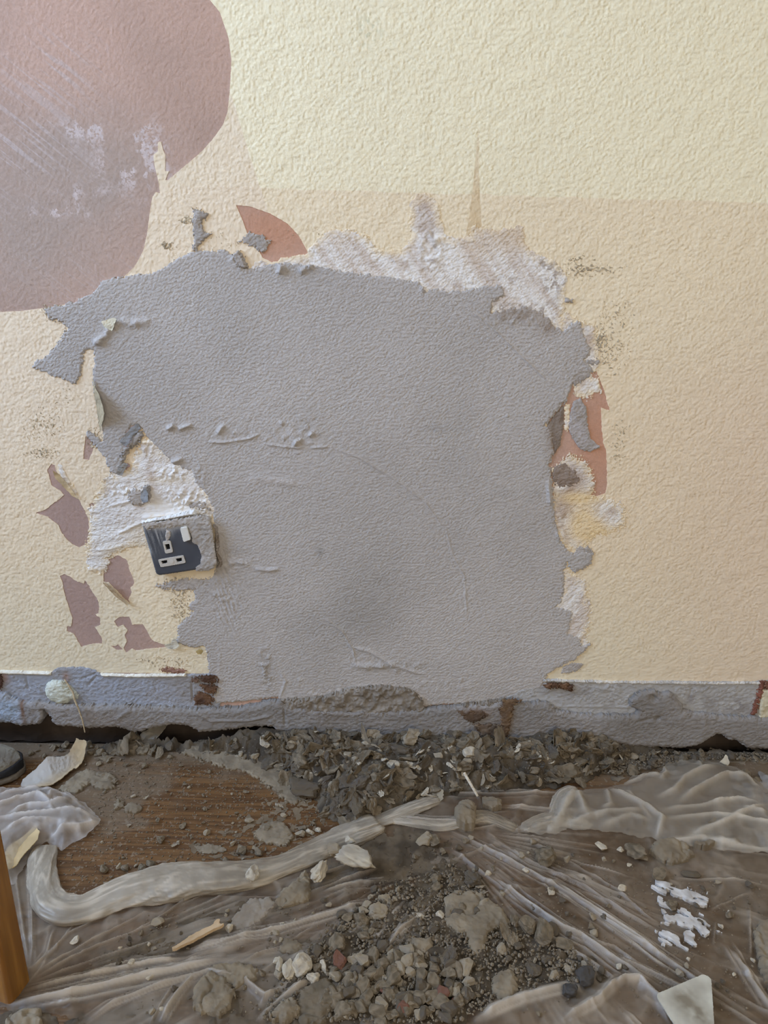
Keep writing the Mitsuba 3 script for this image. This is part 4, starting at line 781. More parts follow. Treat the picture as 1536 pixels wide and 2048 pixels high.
def roll(pts, rad, seed, flat=.55, lab=None, na=56, step=.003, dirt=.4):
    q = np.array([fp(*p) for p in pts])
    L = np.r_[0, np.cumsum(np.linalg.norm(np.diff(q, axis=0), axis=1))]
    s = np.arange(0, L[-1], step)
    from scipy.interpolate import CubicSpline
    c = np.c_[CubicSpline(L, q[:, 0])(s), CubicSpline(L, q[:, 1])(s)]
    r = np.interp(s, L, np.broadcast_to(rad, (len(q),)))
    r = r * np.minimum(1, np.minimum(s, s[-1] - s) / .012 + .25)
    t = np.gradient(c, axis=0); t /= np.linalg.norm(t, axis=1, keepdims=True); nrm = np.c_[-t[:, 1], t[:, 0]]
    a = np.arange(na) * 2 * math.pi / na
    S, A = np.meshgrid(s, a, indexing='ij')
    tw = A + 2.2 * fbm(np.c_[S.ravel() * 5, np.zeros(S.size), np.zeros(S.size)], 2, seed).reshape(S.shape)
    pl = fbm(np.c_[(np.cos(tw) * 1.7).ravel(), (np.sin(tw) * 1.7).ravel(), S.ravel() * 10], 3, seed + 1).reshape(S.shape)
    rid = 1 - np.abs(2 * pl - 1)
    fine = 1 - np.abs(2 * fbm(np.c_[(np.cos(tw) * 7).ravel(), (np.sin(tw) * 7).ravel(), S.ravel() * 24], 3, seed + 7).reshape(S.shape) - 1)
    k = (.72 + .30 * rid + .05 * fine) * (.82 + .5 * fbm(np.c_[S.ravel() * 22, np.cos(A).ravel() * .8, np.sin(A).ravel() * .8], 3, seed + 9).reshape(S.shape)) + .25 * (fbm(np.c_[S.ravel() * 40, np.cos(A).ravel() * 2, np.sin(A).ravel() * 2], 3, seed + 2).reshape(S.shape) - .5)
    W, H = r[:, None] * k * np.cos(A), r[:, None] * k * np.sin(A) * flat
    V = np.dstack([c[:, 0:1] + nrm[:, 0:1] * W, c[:, 1:2] + nrm[:, 1:2] * W, np.maximum(H + r[:, None] * flat * .8, .001) + 0 * W]).reshape(-1, 3)
    i, j = np.meshgrid(np.arange(len(s) - 1), np.arange(na), indexing='ij'); j2 = (j + 1) % na
    p00, p01, p10, p11 = (i * na + j).ravel(), (i * na + j2).ravel(), ((i + 1) * na + j).ravel(), ((i + 1) * na + j2).ravel()
    F = np.vstack([np.c_[p00, p10, p11], np.c_[p00, p11, p01]])
    dn = np.clip((fbm(V * 16, 4, seed + 5) - .42) / .22, 0, 1)
    C = lerp(np.tile(lin(182, 172, 154), (len(V), 1)), lin(116, 102, 82), np.clip(dn * dirt + .3 * (1 - rid.ravel()) * dirt, 0, .9))
    add('rolled_edge', ply(trimesh.Trimesh(V, F, process=False), 'mat_film', True, uv=np.c_[np.clip(.46 + .16 * pl.ravel() + .5 * np.clip(rid.ravel() - .88, 0, 1) * 8 + .18 * np.clip(fine.ravel() - .85, 0, 1) * 6, 0, .92), dn], color=C), sheet, label=lab)
roll([(96,1694),(88,1715),(84,1745),(90,1785),(102,1815),(128,1830),(165,1828),(215,1808),(280,1788),(350,1776),(430,1768),(500,1760),(560,1742),(620,1714),(690,1678),(760,1645)], [.012,.015,.016,.018,.019,.019,.018,.020,.024,.025,.024,.020,.016,.016,.017,.014], 550, .5, 'rolled up pale edge of the sheet curving across the floor', dirt=.55)
roll([(600,1730),(660,1705),(720,1680),(770,1655)], [.008,.011,.012,.008], 555, .6, dirt=.9)
roll([(740,1652),(800,1632),(850,1612),(885,1600)], [.010,.012,.012,.008], 551, .5, dirt=.8)
roll([(760,1645),(830,1648),(890,1654),(930,1645),(970,1640),(1020,1658),(1045,1664)], [.008,.010,.010,.012,.012,.009,.006], 552, .5, dirt=.8)
roll([(1040,1664),(1075,1652),(1110,1645),(1150,1650),(1190,1650)], [.008,.012,.012,.010,.006], 553, .5, dirt=.3)
roll([(1095,1668),(1112,1640),(1122,1610),(1145,1590),(1165,1592)], [.008,.010,.012,.012,.008], 554, .5, dirt=.2)
# ---------------------------------------------------------------- dirt and crumbs lying on the sheet and the board
def bed(pts, seed, thick, lab, cover=.5, a=(104, 92, 75), b=(70, 61, 49), z=.0035, res=.0022, freq=70, edge=.02, cat='dirt'):
    """loose dirt: a mottled thin layer that breaks up into separate grains towards its edge"""
    poly = fpoly(pts)
    def fld(P):
        s = signed(poly, P, .004)
        n = fbm(np.c_[P * freq, np.full(len(P), seed * .13)], 4, seed)
        return (n - (1 - cover)) * .012 + np.minimum(s, edge) * .16 - .0012
    P, F, f = clip_grid(poly, res, fld, .02)
    h = z + thick * ss_np(f / .006) * (.5 + fbm(np.c_[P * 120, np.full(len(P), .3)], 3, seed + 1))
    put('loose_dirt', raise_mesh(P, F, h, np.full(len(P), z - .002), 'floor', vary(P, lin(*a), lin(*b), 60, seed + 2)), 'mat_plaster', label=lab, cat=cat, kind='stuff')
MID = [(500,2060),(540,1990),(580,1930),(640,1870),(700,1820),(770,1775),(850,1750),(890,1720),(960,1760),(1000,1830),(1070,1880),(1150,1900),(1200,1940),(1190,1975),(1080,2000),(980,2040),(900,2070)]
bed(MID, 601, .006, 'bed of gritty grey brown rubble dirt in the middle of the sheet', .52, a=(98, 86, 69), b=(64, 56, 45))
bed([(640,1720),(700,1690),(780,1655),(860,1660),(900,1690),(930,1745),(850,1770),(760,1780),(680,1790),(620,1780)], 602, .004, 'gritty dirt caught below the rolled edge of the sheet', .5)
bed([(330,1850),(400,1800),(480,1790),(580,1790),(620,1810),(560,1850),(470,1870),(380,1910),(280,1940),(150,1950),(220,1890)], 603, .003, 'thin grey dirt in the creases left of the middle', .46)
bed([(1140,1492),(1250,1496),(1400,1500),(1560,1505),(1560,1535),(1440,1530),(1330,1545),(1230,1560),(1160,1545)], 604, .005, 'strip of grey dust and crumbs along the wall on the right', .52, z=.001, a=(128, 117, 100), b=(98, 88, 74))
bed([(440,1650),(520,1600),(580,1580),(650,1610),(664,1660),(600,1700),(470,1735),(380,1725),(360,1690)], 605, .0008, 'pale plaster dust smeared on the brown board', .40, z=.0006, a=(122, 108, 88), b=(100, 85, 66), freq=150, edge=.012)
bed([(0,2030),(160,2030),(300,2010),(340,2060),(-20,2070)], 606, .006, 'dirt at the bottom left edge of the sheet', .55, z=.001)
bed([(1470,1560),(1560,1550),(1640,1640),(1640,1720),(1520,1700),(1490,1640)], 607, .010, 'grey crumbly dirt beside the bunched film on the right', .55, z=.004, a=(140, 134, 126), b=(112, 106, 98))
bed([(380,2060),(400,1990),(440,1970),(480,1990),(500,2060)], 608, .006, 'dirt around the patty at the bottom left', .5)

# ---------------------------------------------------------------- flat patties of fallen plaster
def patty(pts, seed, thick, lab, a=(138, 126, 106), b=(114, 103, 86), z=.003, crack=.4, name='plaster_patty', cat='plaster', jag=.0026):
    poly = fpoly(pts, z)
    def rel(P, f):
        n = fbm(np.c_[P * 46, np.full(len(P), .3)], 4, seed)
        cr = 1 - np.abs(2 * fbm(np.c_[P * 30, np.full(len(P), .8)], 3, seed + 1) - 1)
        return thick * (.9 * (n - .5)) + .0028 * (fbm(np.c_[P * 150, np.full(len(P), .5)], 4, seed + 7) - .5) - crack * thick * np.clip(cr - .93, 0, 1) * 13 + .0012 * (fbm(np.c_[P * 260, np.zeros(len(P))], 2, seed) - .5)
    m = layer(poly, 'floor', .0016, thick, z, -.0004, .007, (jag, 130), seed, rel, lambda P, f: vary(P, lin(*a), lin(*b), 60, seed + 3), lip=.45)
    put(name, m, 'mat_plaster', label=lab, cat=cat)
patty([(888,1805),(905,1787),(935,1782),(965,1795),(974,1802),(985,1812),(1004,1824),(1018,1848),(1016,1858),(992,1862),(976,1872),(972,1890),(968,1905),(958,1918),(948,1914),(938,1900),(934,1882),(930,1870),(914,1872),(902,1862),(888,1846),(892,1826)], 701, .009, 'broad grey patty of fallen plaster mid sheet, with a tongue pointing forwards')
patty([(546,1808),(562,1788),(590,1768),(610,1746),(618,1752),(622,1790),(616,1806),(590,1814),(566,1818)], 702, .010, 'cracked grey wedge of plaster just below the rolled edge')
patty([(508,1672),(520,1654),(546,1644),(566,1648),(580,1662),(588,1676),(572,1692),(548,1690),(520,1684)], 703, .005, 'grey fan shaped scraping lying on the brown board', z=.0008)
patty([(1302,1706),(1310,1686),(1345,1682),(1372,1694),(1388,1712),(1376,1724),(1342,1730),(1320,1722)], 704, .010, 'round grey patty in front of the bunched film on the right', z=.005)
patty([(984,1962),(998,1950),(1020,1948),(1034,1966),(1036,1990),(1018,2010),(998,2006),(984,1990)], 705, .011, 'rough grey patty near the bottom, right of the stones')
patty([(420,1940),(450,1928),(500,1934),(520,1944),(510,1966),(488,1972),(470,1980),(450,1966)], 706, .008, 'grey lobe of plaster over the crease at the lower left')
patty([(386,1998),(400,1960),(420,1950),(450,1962),(470,1990),(462,2020),(440,2036),(408,2034),(388,2018)], 707, .010, 'thick grey patty at the bottom left with crumbs on it')
patty([(808,1890),(820,1882),(850,1884),(866,1876),(866,1900),(850,1914),(822,1910)], 708, .010, 'grey half moon of plaster left of the broad patty')
patty([(600,1990),(630,1966),(660,1962),(672,1990),(664,2035),(640,2060),(600,2060),(590,2020)], 709, .010, 'dark crumbly slab of plaster at the bottom beside the stones', a=(112, 101, 84), b=(90, 81, 66))
patty([(540,2040),(560,2012),(590,2008),(600,2028),(596,2042),(570,2054)], 710, .014, 'grey angular slab at the bottom edge left of the stones', crack=.1)
patty([(908,1630),(918,1612),(934,1606),(950,1616),(952,1640),(944,1652),(926,1652),(914,1645)], 711, .014, 'grey disc of plaster sitting on the rolled edge', z=.012)
patty([(965,1600),(985,1598),(1004,1605),(1002,1615),(985,1620),(968,1612)], 712, .008, 'small grey patty behind the disc on the film', z=.008)
patty([(118,1580),(140,1560),(165,1542),(190,1540),(200,1552),(190,1562),(170,1576),(152,1588),(130,1588)], 713, .005, 'grey scraping lying beside the torn wallpaper strip', z=.0008)
patty([(178,1566),(196,1548),(222,1550),(232,1558),(230,1576),(212,1582),(190,1576)], 714, .007, 'rough grey scraping to the right of the wallpaper strip', z=.0008)
patty([(248,1616),(262,1606),(282,1612),(284,1620),(272,1628),(254,1624)], 715, .005, 'small grey oval scraping on the brown board', z=.0008)
patty([(228,1610),(240,1600),(250,1604),(246,1616),(232,1620)], 716, .005, 'crumb of grey plaster left of the small oval scraping', z=.0008)
patty([(366,1506),(390,1484),(440,1480),(500,1490),(560,1510),(600,1550),(620,1590),(610,1606),(572,1606),(548,1580),(515,1556),(478,1540),(440,1534),(400,1520)], 717, .003, 'thin grey apron of scraped plaster spreading from the heap over the board', z=.0008, crack=.1, jag=.006)
patty([(390,1694),(420,1688),(448,1694),(452,1702),(430,1708),(400,1706)], 718, .002, 'faint grey smear on the brown board', z=.0006)
patty([(1506,1870),(1516,1850),(1560,1840),(1620,1900),(1600,2010),(1545,2000),(1522,1950)], 719, .010, 'grey slab cut off by the right edge of the picture', z=.004)
patty([(1420,1640),(1440,1634),(1434,1654),(1418,1650)], 720, .004, 'small grey chip caught in the bunched film', z=.020)
patty([(1390,1688),(1420,1682),(1430,1686),(1410,1694)], 721, .004, 'flat grey sliver on the front of the bunched film', z=.012)
patty([(14,2048),(20,2032),(60,2024),(82,2028),(84,2060),(14,2062)], 722, .010, 'flat grey slab at the bottom left corner', z=.002)
patty([(470,1830),(500,1800),(540,1796),(552,1810),(530,1835),(500,1862),(476,1866),(462,1850)], 723, .005, 'low grey smear of plaster above the wood splinter', z=.003, a=(146, 137, 124), b=(128, 118, 104))
patty([(560,1900),(572,1882),(600,1888),(604,1902),(590,1912),(565,1912)], 724, .007, 'grey slab behind the white plaster pieces')

# ---------------------------------------------------------------- single stones and lumps
def stone(x, y, w, h, lab, tone='clay', shape='rock', seed=1, tall=.6, rz=0, z=.004, name='stone', cat='stone', ty=0):
    s = scale_at(x, y); X, Y = fp(x, y, z + w * s * tall * .3)
    hz = w * s * tall / 2
    if y < 1650 and z > .010: X, Y, z = on_heap(x, y + h * .3)
    place(name, shape, seed, tone, X, Y, z + hz * .82, w * s / 2, h * s / 2 * 1.1, hz, rz, 0, ty, label=lab, cat=cat)
stone(1054,1850,34,40, 'tall grey stone, middle of the row beside the broad patty', seed=1, tall=.8)
stone(1086,1868,42,46, 'largest grey stone at the right end of the row beside the broad patty', seed=2, tall=.8, rz=20)
stone(1031,1842,22,24, 'small grey stone at the left end of the row beside the broad patty', seed=3)
stone(1108,1862,24,32, 'rounded stone tucked behind the largest stone of the row', seed=4, tone='dark')
stone(1128,1890,36,28, 'flat stone half under the film, in front of the largest stone of the row', seed=5, tall=.4)
stone(931,1938,34,36, 'pale five sided stone standing at the front of the broad patty', seed=6, tone='bone', tall=.8)
stone(674,1886,34,36, 'greenish grey square stone right of the white plaster pieces', seed=7, tall=.7)
stone(680,1926,28,36, 'red brown brick fragment among the grey stones', tone='brick', seed=8, tall=.9, name='brick_fragment', cat='brick')
stone(707,1928,28,24, 'pale angular stone right of the brick fragment', tone='bone', seed=9)
stone(700,1950,26,26, 'grey stone right below the brick fragment', seed=10)
stone(712,1972,30,26, 'dark grey lumpy stone in front of the brick fragment', tone='dark', shape='lump', seed=11)
stone(682,1992,22,42, 'long grey stone standing on end at the bottom', seed=12, tall=1.1)
stone(694,2020,22,40, 'leaning pale grey stone at the bottom, in front of the long one', tone='bone', seed=13, tall=.9)
stone(757,1826,42,28, 'pale crumbly lump at the end of the long crease', tone='bone', shape='lump', seed=14)
stone(722,1838,34,30, 'grey cube shaped stone left of the pale crumbly lump', seed=15, tall=.8)
stone(732,1858,20,18, 'small grey stone in front of the cube shaped stone', seed=16)
stone(746,1848,14,16, 'little pale peg lying beside the crumbly lump', tone='pale', seed=17, rz=60)
stone(768,1800,26,18, 'brown stone above the pale crumbly lump', tone='bone', seed=18)
stone(684,1830,26,18, 'smooth brown pebble on the crease', tone='dark', seed=19, tall=.5)
stone(1068,1938,30,34, 'dark jagged stone right of the rough patty', tone='dark', seed=20)
stone(1107,1952,22,18, 'round pebble near the dark lumps', tone='bone', seed=21, tall=.8)
stone(1136,1938,18,22, 'pebble between the round pebble and the dark lumps', tone='bone', seed=22)
stone(1092,1920,24,14, 'brown flat pebble above the jagged stone', tone='dark', seed=23)
stone(1172,1958,40,34, 'charred looking dark lump on the fold at the lower right', tone='char', shape='lump', seed=24, tall=.8, name='plaster_lump', cat='lump')
stone(1140,1982,34,26, 'smaller dark lump left of the charred one', tone='char', shape='lump', seed=25, tall=.7, name='plaster_lump', cat='lump')
stone(880,1832,18,20, 'bright white pebble left of the broad patty', tone='pale', seed=26, tall=.8)
stone(836,1832,28,14, 'thin white chip left of the bright pebble', tone='pale', seed=27, tall=.4)
stone(1102,1784,14,16, 'white pebble between the long creases on the right', tone='pale', seed=28)
stone(786,1530,26,18, 'bright white stone in the heap', tone='pale', seed=29, z=.045)
stone(530,1480,24,30, 'bright white chip at the left of the heap', tone='pale', seed=30, z=.038)
stone(730,1488,20,14, 'white chip at the back of the heap', tone='pale', seed=31, z=.045)
stone(704,1484,10,12, 'tiny white chip at the back of the heap', tone='pale', seed=32, z=.045)
stone(822,1474,34,34, 'large flaky white stone in the heap against the wall', tone='bone', shape='lump', seed=33, z=.035, tall=.8)
stone(938,1502,26,26, 'white wedge in the middle of the heap', tone='pale', seed=34, z=.036, tall=.6)
stone(848,1678,34,26, 'crumbly pale stone below the rolled edge', tone='bone', shape='lump', seed=35, z=.006)
stone(868,1682,26,26, 'grey stone right of the crumbly pale stone', seed=36, z=.006)
stone(1090,1712,40,40, 'grey lump with white crust on its right side', shape='lump', seed=37, z=.005, name='plaster_lump', cat='lump', tall=.7)
stone(1272,1704,40,34, 'broken grey lump left of the round patty', shape='lump', seed=38, z=.005, name='plaster_lump', cat='lump', tall=.7)
stone(1202,1694,26,18, 'white chip at the front of the bunched film', tone='pale', seed=39, z=.005, tall=.4, rz=-40)
stone(1240,1700,14,12, 'small white chip beside the broken grey lump', tone='pale', seed=40, z=.005)
stone(1318,1752,34,24, 'grey stone right behind the white paint splashes', seed=41, z=.004, tall=.5, rz=30)
stone(1382,1750,40,16, 'dark grey streak shaped lump right of the paint splashes', tone='dark', seed=42, z=.004, tall=.3)
stone(316,1844,26,18, 'pale stone in front of the rolled edge on the left', tone='bone', seed=43, tall=.5)
stone(150,1880,16,18, 'white chip near the wooden leg', tone='pale', seed=44, tall=.4)
stone(262,1925,14,12, 'white chip on the long white crease', tone='pale', seed=45, z=.010)
stone(945,1760,34,30, 'dark cluster of crumbs where the creases meet', tone='dark', shape='lump', seed=46, z=.005, name='plaster_lump', cat='lump', tall=.8)
stone(1346,1810,26,22, 'grey crumb lying on the white paint splash', shape='lump', seed=47, z=.004, name='plaster_lump', cat='lump')
stone(612,1574,70,46, 'dark grey block at the left front of the heap', shape='lump', seed=48, z=.012, tone='dark', name='plaster_lump', cat='lump', tall=.45)
stone(600,1668,22,12, 'pale chip on the board, first of the row by the fan shaped scraping', tone='bone', seed=49, z=.001)
stone(620,1664,18,10, 'white chip on the board, second of the row by the fan shaped scraping', tone='pale', seed=50, z=.001)
stone(636,1660,14,10, 'small white chip at the right end of the row on the board', tone='pale', seed=51, z=.001)
stone(483,1700,20,22, 'grey pebble near the front of the board', tone='clay', seed=52, z=.001)
# white plaster pieces in front
def shard(x, y, w, h, lab, seed, tone='pale', rz=0, tx=20, ty=0, z=.008, thick=.35, name='plaster_shard', shape='flake', cat='plaster'):
    s = scale_at(x, y); X, Y = fp(x, y, z)
    if y < 1650:
        X, Y, z = on_heap(x, y + h * .2); Y = min(Y, -.02 - h * s * .25 * math.sin(math.radians(tx)) * .6)
    place(name, shape, seed, tone, X, Y, z + h * s * .2, w * s / 1.6, h * s / 1.3, w * s * thick, rz, tx, ty, label=lab, cat=cat)
stone(602,1932,46,40, 'largest white plaster block in the group at the lower middle', tone='pale', seed=61, z=.005, tall=.7, name='plaster_block', cat='plaster')
stone(576,1944,26,36, 'white plaster block left of the largest one', tone='pale', seed=62, z=.005, tall=.8, name='plaster_block', cat='plaster')
stone(559,1930,14,34, 'narrow white shard at the left end of the group', tone='pale', seed=63, z=.005, tall=1.0, name='plaster_block', cat='plaster')
stone(626,1958,28,24, 'white crumbly block in front of the largest one', tone='pale', shape='lump', seed=64, z=.005, tall=.8, name='plaster_block', cat='plaster')
stone(648,1936,14,26, 'thin white shard right of the group', tone='pale', seed=65, z=.005, tall=1.0, name='plaster_block', cat='plaster', rz=25)
# dried foam like lumps on the roll
stone(712,1716,86,40, 'long cream white lump of dried filler lying on the rolled edge', tone='pale', shape='lump', seed=66, z=.018, tall=.34, name='filler_lump', cat='lump', rz=-24)
stone(672,1700,34,24, 'short cream lump joined behind the long one', tone='bone', shape='lump', seed=67, z=.020, tall=.6, name='filler_lump', cat='lump')
stone(640,1742,30,54, 'cream lump lying across the rolled edge, left of the long one', tone='pale', shape='lump', seed=68, z=.014, tall=.7, name='filler_lump', cat='lump', rz=-20)
stone(506,1748,28,40, 'cream lump on the rolled edge further left', tone='pale', shape='lump', seed=69, z=.020, tall=.7, name='filler_lump', cat='lump')
stone(698,1682,26,14, 'thin cream curl of filler behind the long lump', tone='pale', seed=70, z=.022, tall=.4, name='filler_lump', cat='lump', rz=-40)
# upright scrapings against the wall
shard(1000,1478,26,70, 'long grey tongue of plaster leaning on the wall', 81, 'clay', 25, 62, 0, .030, .25)
shard(1120,1480,40,50, 'grey curl of plaster standing at the right end of the heap', 82, 'clay', 0, 50, 20, .018, .5, shape='curl')
shard(1050,1490,44,24, 'flat grey scraping on top of the heap, right of the leaning tongue', 83, 'clay', 0, 18, 0, .038, .35)
shard(860,1590,60,40, 'grey and cream scraping standing at the front of the heap', 84, 'bone', 10, 40, 0, .020, .4, shape='curl')
shard(680,1610,44,70, 'thick grey curl hanging over the front of the heap', 85, 'dark', -15, 30, 0, .018, .6, shape='curl')
shard(710,1600,36,70, 'second thick grey curl at the front of the heap, right of the first', 86, 'dark', 20, 30, 0, .020, .6, shape='curl')
shard(575,1560,34,56, 'grey scraping standing up at the left front of the heap', 87, 'clay', 10, 45, 0, .018, .4, shape='curl')
shard(745,1472,46,40, 'cream grey flake leaning on the wall behind the heap', 88, 'bone', 0, 50, 10, .040, .3)
shard(606,1472,46,22, 'grey blade lying over the back of the heap', 89, 'clay', -30, 15, 0, .042, .3)
shard(730,1500,60,20, 'grey rope of plaster winding over the heap', 90, 'dark', -12, 10, 0, .046, .4, shape='curl')
shard(1195,1528,52,26, 'folded grey scraping lying on the board right of the heap', 91, 'clay', -20, 20, 0, .010, .4, shape='curl')
shard(1265,1540,26,34, 'small grey triangle of plaster on the board', 92, 'clay', 0, 16, 0, .006, .3)
shard(1160,1564,24,28, 'grey wedge by the bare brown board on the right', 93, 'clay', 30, 20, 0, .006, .4)
shard(1490,1548,24,40, 'upright grey flake behind the bunched film', 94, 'clay', 0, 40, 0, .012, .4)
shard(1516,1564,26,30, 'grey flake at the far right behind the film', 95, 'clay', 30, 30, 0, .012, .4)
shard(1010,1870,24,44, 'folded grey green flake right of the tongue of the broad patty', 96, 'clay', 20, 30, 0, .010, .4)
shard(1026,1884,18,36, 'narrow grey flake beside the folded one', 97, 'clay', 10, 30, 0, .008, .4)
shard(900,1920,30,44, 'dark curled flake left of the five sided stone', 98, 'dark', -20, 35, 0, .010, .5, shape='curl')
shard(320,1504,16,44, 'thin grey strip of plaster on the board', 99, 'clay', 5, 10, 0, .004, .3)
shard(212,1516,30,16, 'grey crumb of plaster behind the wallpaper strip', 100, 'clay', 0, 10, 0, .004, .4)
# white stick
def fpt(x, y, z): X, Y = fp(x, y, z); return [X, Y, z]
m = tube([fpt(928,1545,.050), fpt(940,1566,.038), fpt(955,1592,.020)], [.0022, .0022, .0018], 8)
put('stick', (m, np.tile(lin(206, 198, 180), (len(m.vertices), 1)), None), 'mat_smooth', label='thin white stick poking out of the front of the heap', cat='stick')

# ---------------------------------------------------------------- paper, splinter, paint, blade, leg, shoe
def sheet_of(pts, seed, z, lift, hinge, a, b, lab, name, cat, thick=.0012, freq=40, spots=None, mat='mat_smooth'):
    poly = torn_f(fpoly(pts, z), seed)
    P, F, f = clip_grid(poly, .0015, lambda Q: signed(poly, Q))
    d, _ = seg_dist(P, [fp(*h) for h in hinge])
    h = z + lift * (d / d.max()) ** 1.6 + .003 * (fbm(np.c_[P * 45, np.zeros(len(P))], 3, seed) - .4)
    h = np.maximum(h, .0016)
    c = vary(P, lin(*a), lin(*b), freq, seed)
    if spots: c = lerp(c, lin(*spots[0]), np.clip(sum(s * np.exp(-(np.linalg.norm(P - np.array(fp(x, y)), axis=1) / r) ** 2) for x, y, r, s in spots[1]), 0, 1))
    return put(name, raise_mesh(P, F, h, h - thick, 'floor', c), mat, label=lab, cat=cat)
def torn_f(poly, seed): return torn(poly, amp=.0024, seed=seed)
sheet_of([(42,1572),(45,1560),(70,1548),(100,1532),(132,1522),(145,1508),(155,1498),(176,1498),(170,1515),(162,1530),(152,1538),(150,1534),(138,1545),(120,1560),(98,1576),(80,1582),(50,1580)], 741, .006, .020, [(45,1572),(110,1570),(160,1530)], (178, 158, 124), (160, 142, 112), 'torn strip of cream wallpaper with white plaster stuck to it, near the shoe', 'wallpaper_strip', 'wallpaper', freq=120, spots=((172, 167, 158), [(70,1562,.024,1), (100,1545,.022,1), (125,1535,.016,.9), (55,1572,.014,.9)]))
sheet_of([(268,1494),(272,1478),(285,1470),(310,1462),(335,1457),(341,1460),(326,1472),(310,1484),(290,1496),(280,1496)], 742, .006, .016, [(270,1494),(285,1496)], (172, 166, 152), (150, 142, 128), 'curled white scrap of wallpaper near the wall on the left', 'wallpaper_strip', 'wallpaper')
patty([(258,1506),(266,1478),(274,1470),(282,1480),(278,1500),(268,1508)], 743, .010, 'grey lump stuck to the end of the curled white scrap', z=.002)
sheet_of([(10,1705),(20,1690),(50,1675),(72,1660),(80,1672),(78,1690),(50,1712),(30,1735),(12,1742)], 744, .012, .010, [(15,1700),(20,1740)], (190, 168, 126), (174, 152, 112), 'buff piece of wallpaper partly under the puffed film by the wooden leg', 'wallpaper_strip', 'wallpaper')
sheet_of([(344,1898),(372,1878),(400,1862),(425,1850),(434,1838),(440,1840),(438,1850),(450,1852),(440,1860),(415,1872),(385,1888),(352,1902)], 745, .010, .006, [(344,1900),(440,1850)], (196, 170, 134), (178, 152, 118), 'pale wood splinter lying across the creases', 'wood_splinter', 'splinter', thick=.004)
sheet_of([(1440,1530),(1440,1522),(1452,1520),(1458,1530),(1450,1536)], 746, .006, .010, [(1440,1530),(1450,1536)], (206, 196, 170), (150, 128, 100), 'small curled cream scrap behind the bunched film', 'wallpaper_strip', 'wallpaper')
def paint_splash(pts, seed, lab):
    poly = fpoly(pts, .004)
    ca, sa = math.cos(.6), math.sin(.6)
    def fld(P):
        u, v = P @ [ca, -sa], P @ [sa, ca]
        n = .55 * fbm(np.c_[u * 60, v * 210, np.full(len(P), seed * .3)], 4, seed) + .45 * fbm(np.c_[P * 110, np.full(len(P), seed * .3)], 4, seed + 1)
        return np.minimum(signed(poly, P, .003), .008) * .5 + (n - .53) * .055
    P, F, f = clip_grid(poly, .0013, fld)
    h = .0052 + np.minimum(f * .12, .0008) + .003 * fbm(np.c_[P * 22, np.full(len(P), .3)], 4, 520)
    put('paint_splash', raise_mesh(P, F, h, np.full(len(P), .002), 'floor', vary(P, lin(206, 206, 204), lin(170, 166, 160), 90, seed)), 'mat_smooth', label=lab, cat='paint')
paint_splash([(1322,1768),(1336,1770),(1370,1778),(1390,1795),(1412,1808),(1396,1812),(1370,1802),(1350,1800),(1336,1816),(1330,1790)], 751, 'streaky white paint splash at the back of the three on the film')
paint_splash([(1330,1830),(1350,1830),(1372,1826),(1390,1840),(1410,1858),(1428,1866),(1425,1878),(1400,1868),(1370,1855),(1336,1846)], 752, 'largest white paint splash, middle of the three on the film')
paint_splash([(1326,1862),(1340,1876),(1370,1880),(1392,1886),(1402,1902),(1390,1906),(1370,1892),(1340,1882)], 753, 'front white paint splash of the three on the film')
# blade of a plasterer's tool, held up by the folds beneath
def blade():
    z = .016
    q = np.array([fp(1310,1991,z), fp(1421,1944,z), fp(1428,2050,z), fp(1436,2160,z), fp(1386,2110,z)])
    poly = Polygon(q).buffer(-.006).buffer(.006, 8)
    P, F, f = clip_grid(poly, .0016, lambda Q: signed(poly, Q, .001))
    c = vary(P, lin(188, 186, 172), lin(164, 160, 146), 60, 761)
    c = lerp(c, lin(124, 116, 100), np.clip(sum(s * np.exp(-(np.linalg.norm(P - np.array(fp(x, y, z)), axis=1) / r) ** 2) for x, y, r, s in ((1375,1995,.014,.7), (1400,2035,.010,.7), (1360,2005,.010,.5), (1395,2040,.016,.4))) * (fbm(np.c_[P * 130, np.zeros(len(P))], 3, 762) * 1.8), 0, 1))
    h = z + .0015 + .0004 * fbm(np.c_[P * 120, np.zeros(len(P))], 3, 763)
    return raise_mesh(P, F, h, np.full(len(P), z), 'floor', c)
tool = empty('filling_knife', 'pale metal blade of a filling knife smeared with plaster at the bottom right', 'tool')
put('blade', blade(), 'mat_plain', tool)
hx, hy = fp(1412, 2140, .016)
m = tube([[hx, hy, .019], [hx + .004, hy - .03, .021], [hx + .010, hy - .09, .024], [hx + .013, hy - .13, .022]], [.006, .011, .013, .008], 14)
put('handle', (m, np.tile(lin(150, 106, 64), (len(m.vertices), 1)), None), 'mat_plain', tool, label='wooden handle')
# wooden leg
scene['mat_leg'] = rough_bump(lambda p, n, uv: mikit.fbm(p.x * 300, p.y * 300, p.z * 20, 3), .0004,
    proc(lambda p, n, uv: mikit.mix(C3(152, 108, 50), C3(120, 80, 34), ss(.3, .7, mikit.fbm(p.x * 130, p.y * 130, p.z * 7, 4)))), .38, spec=.5)
def leg():
    b = np.array([fp(-40,1990), fp(24,2018), fp(62,1962), fp(0,1936)])
    lean = np.array([-.012, .0])
    H = .74
    m = Polygon(b).buffer(-.004).buffer(.004, 4)
    p = trimesh.creation.extrude_polygon(m, H, engine='earcut')
    v = np.array(p.vertices); v[:, :2] += np.outer(v[:, 2] / H, lean); v[:, 2] += .003
    return trimesh.Trimesh(v, p.faces, process=False)
add('furniture_leg', ply(leg(), 'mat_leg', 30), label='square varnished orange brown wooden leg standing on the sheet at the left edge', cat='furniture leg')
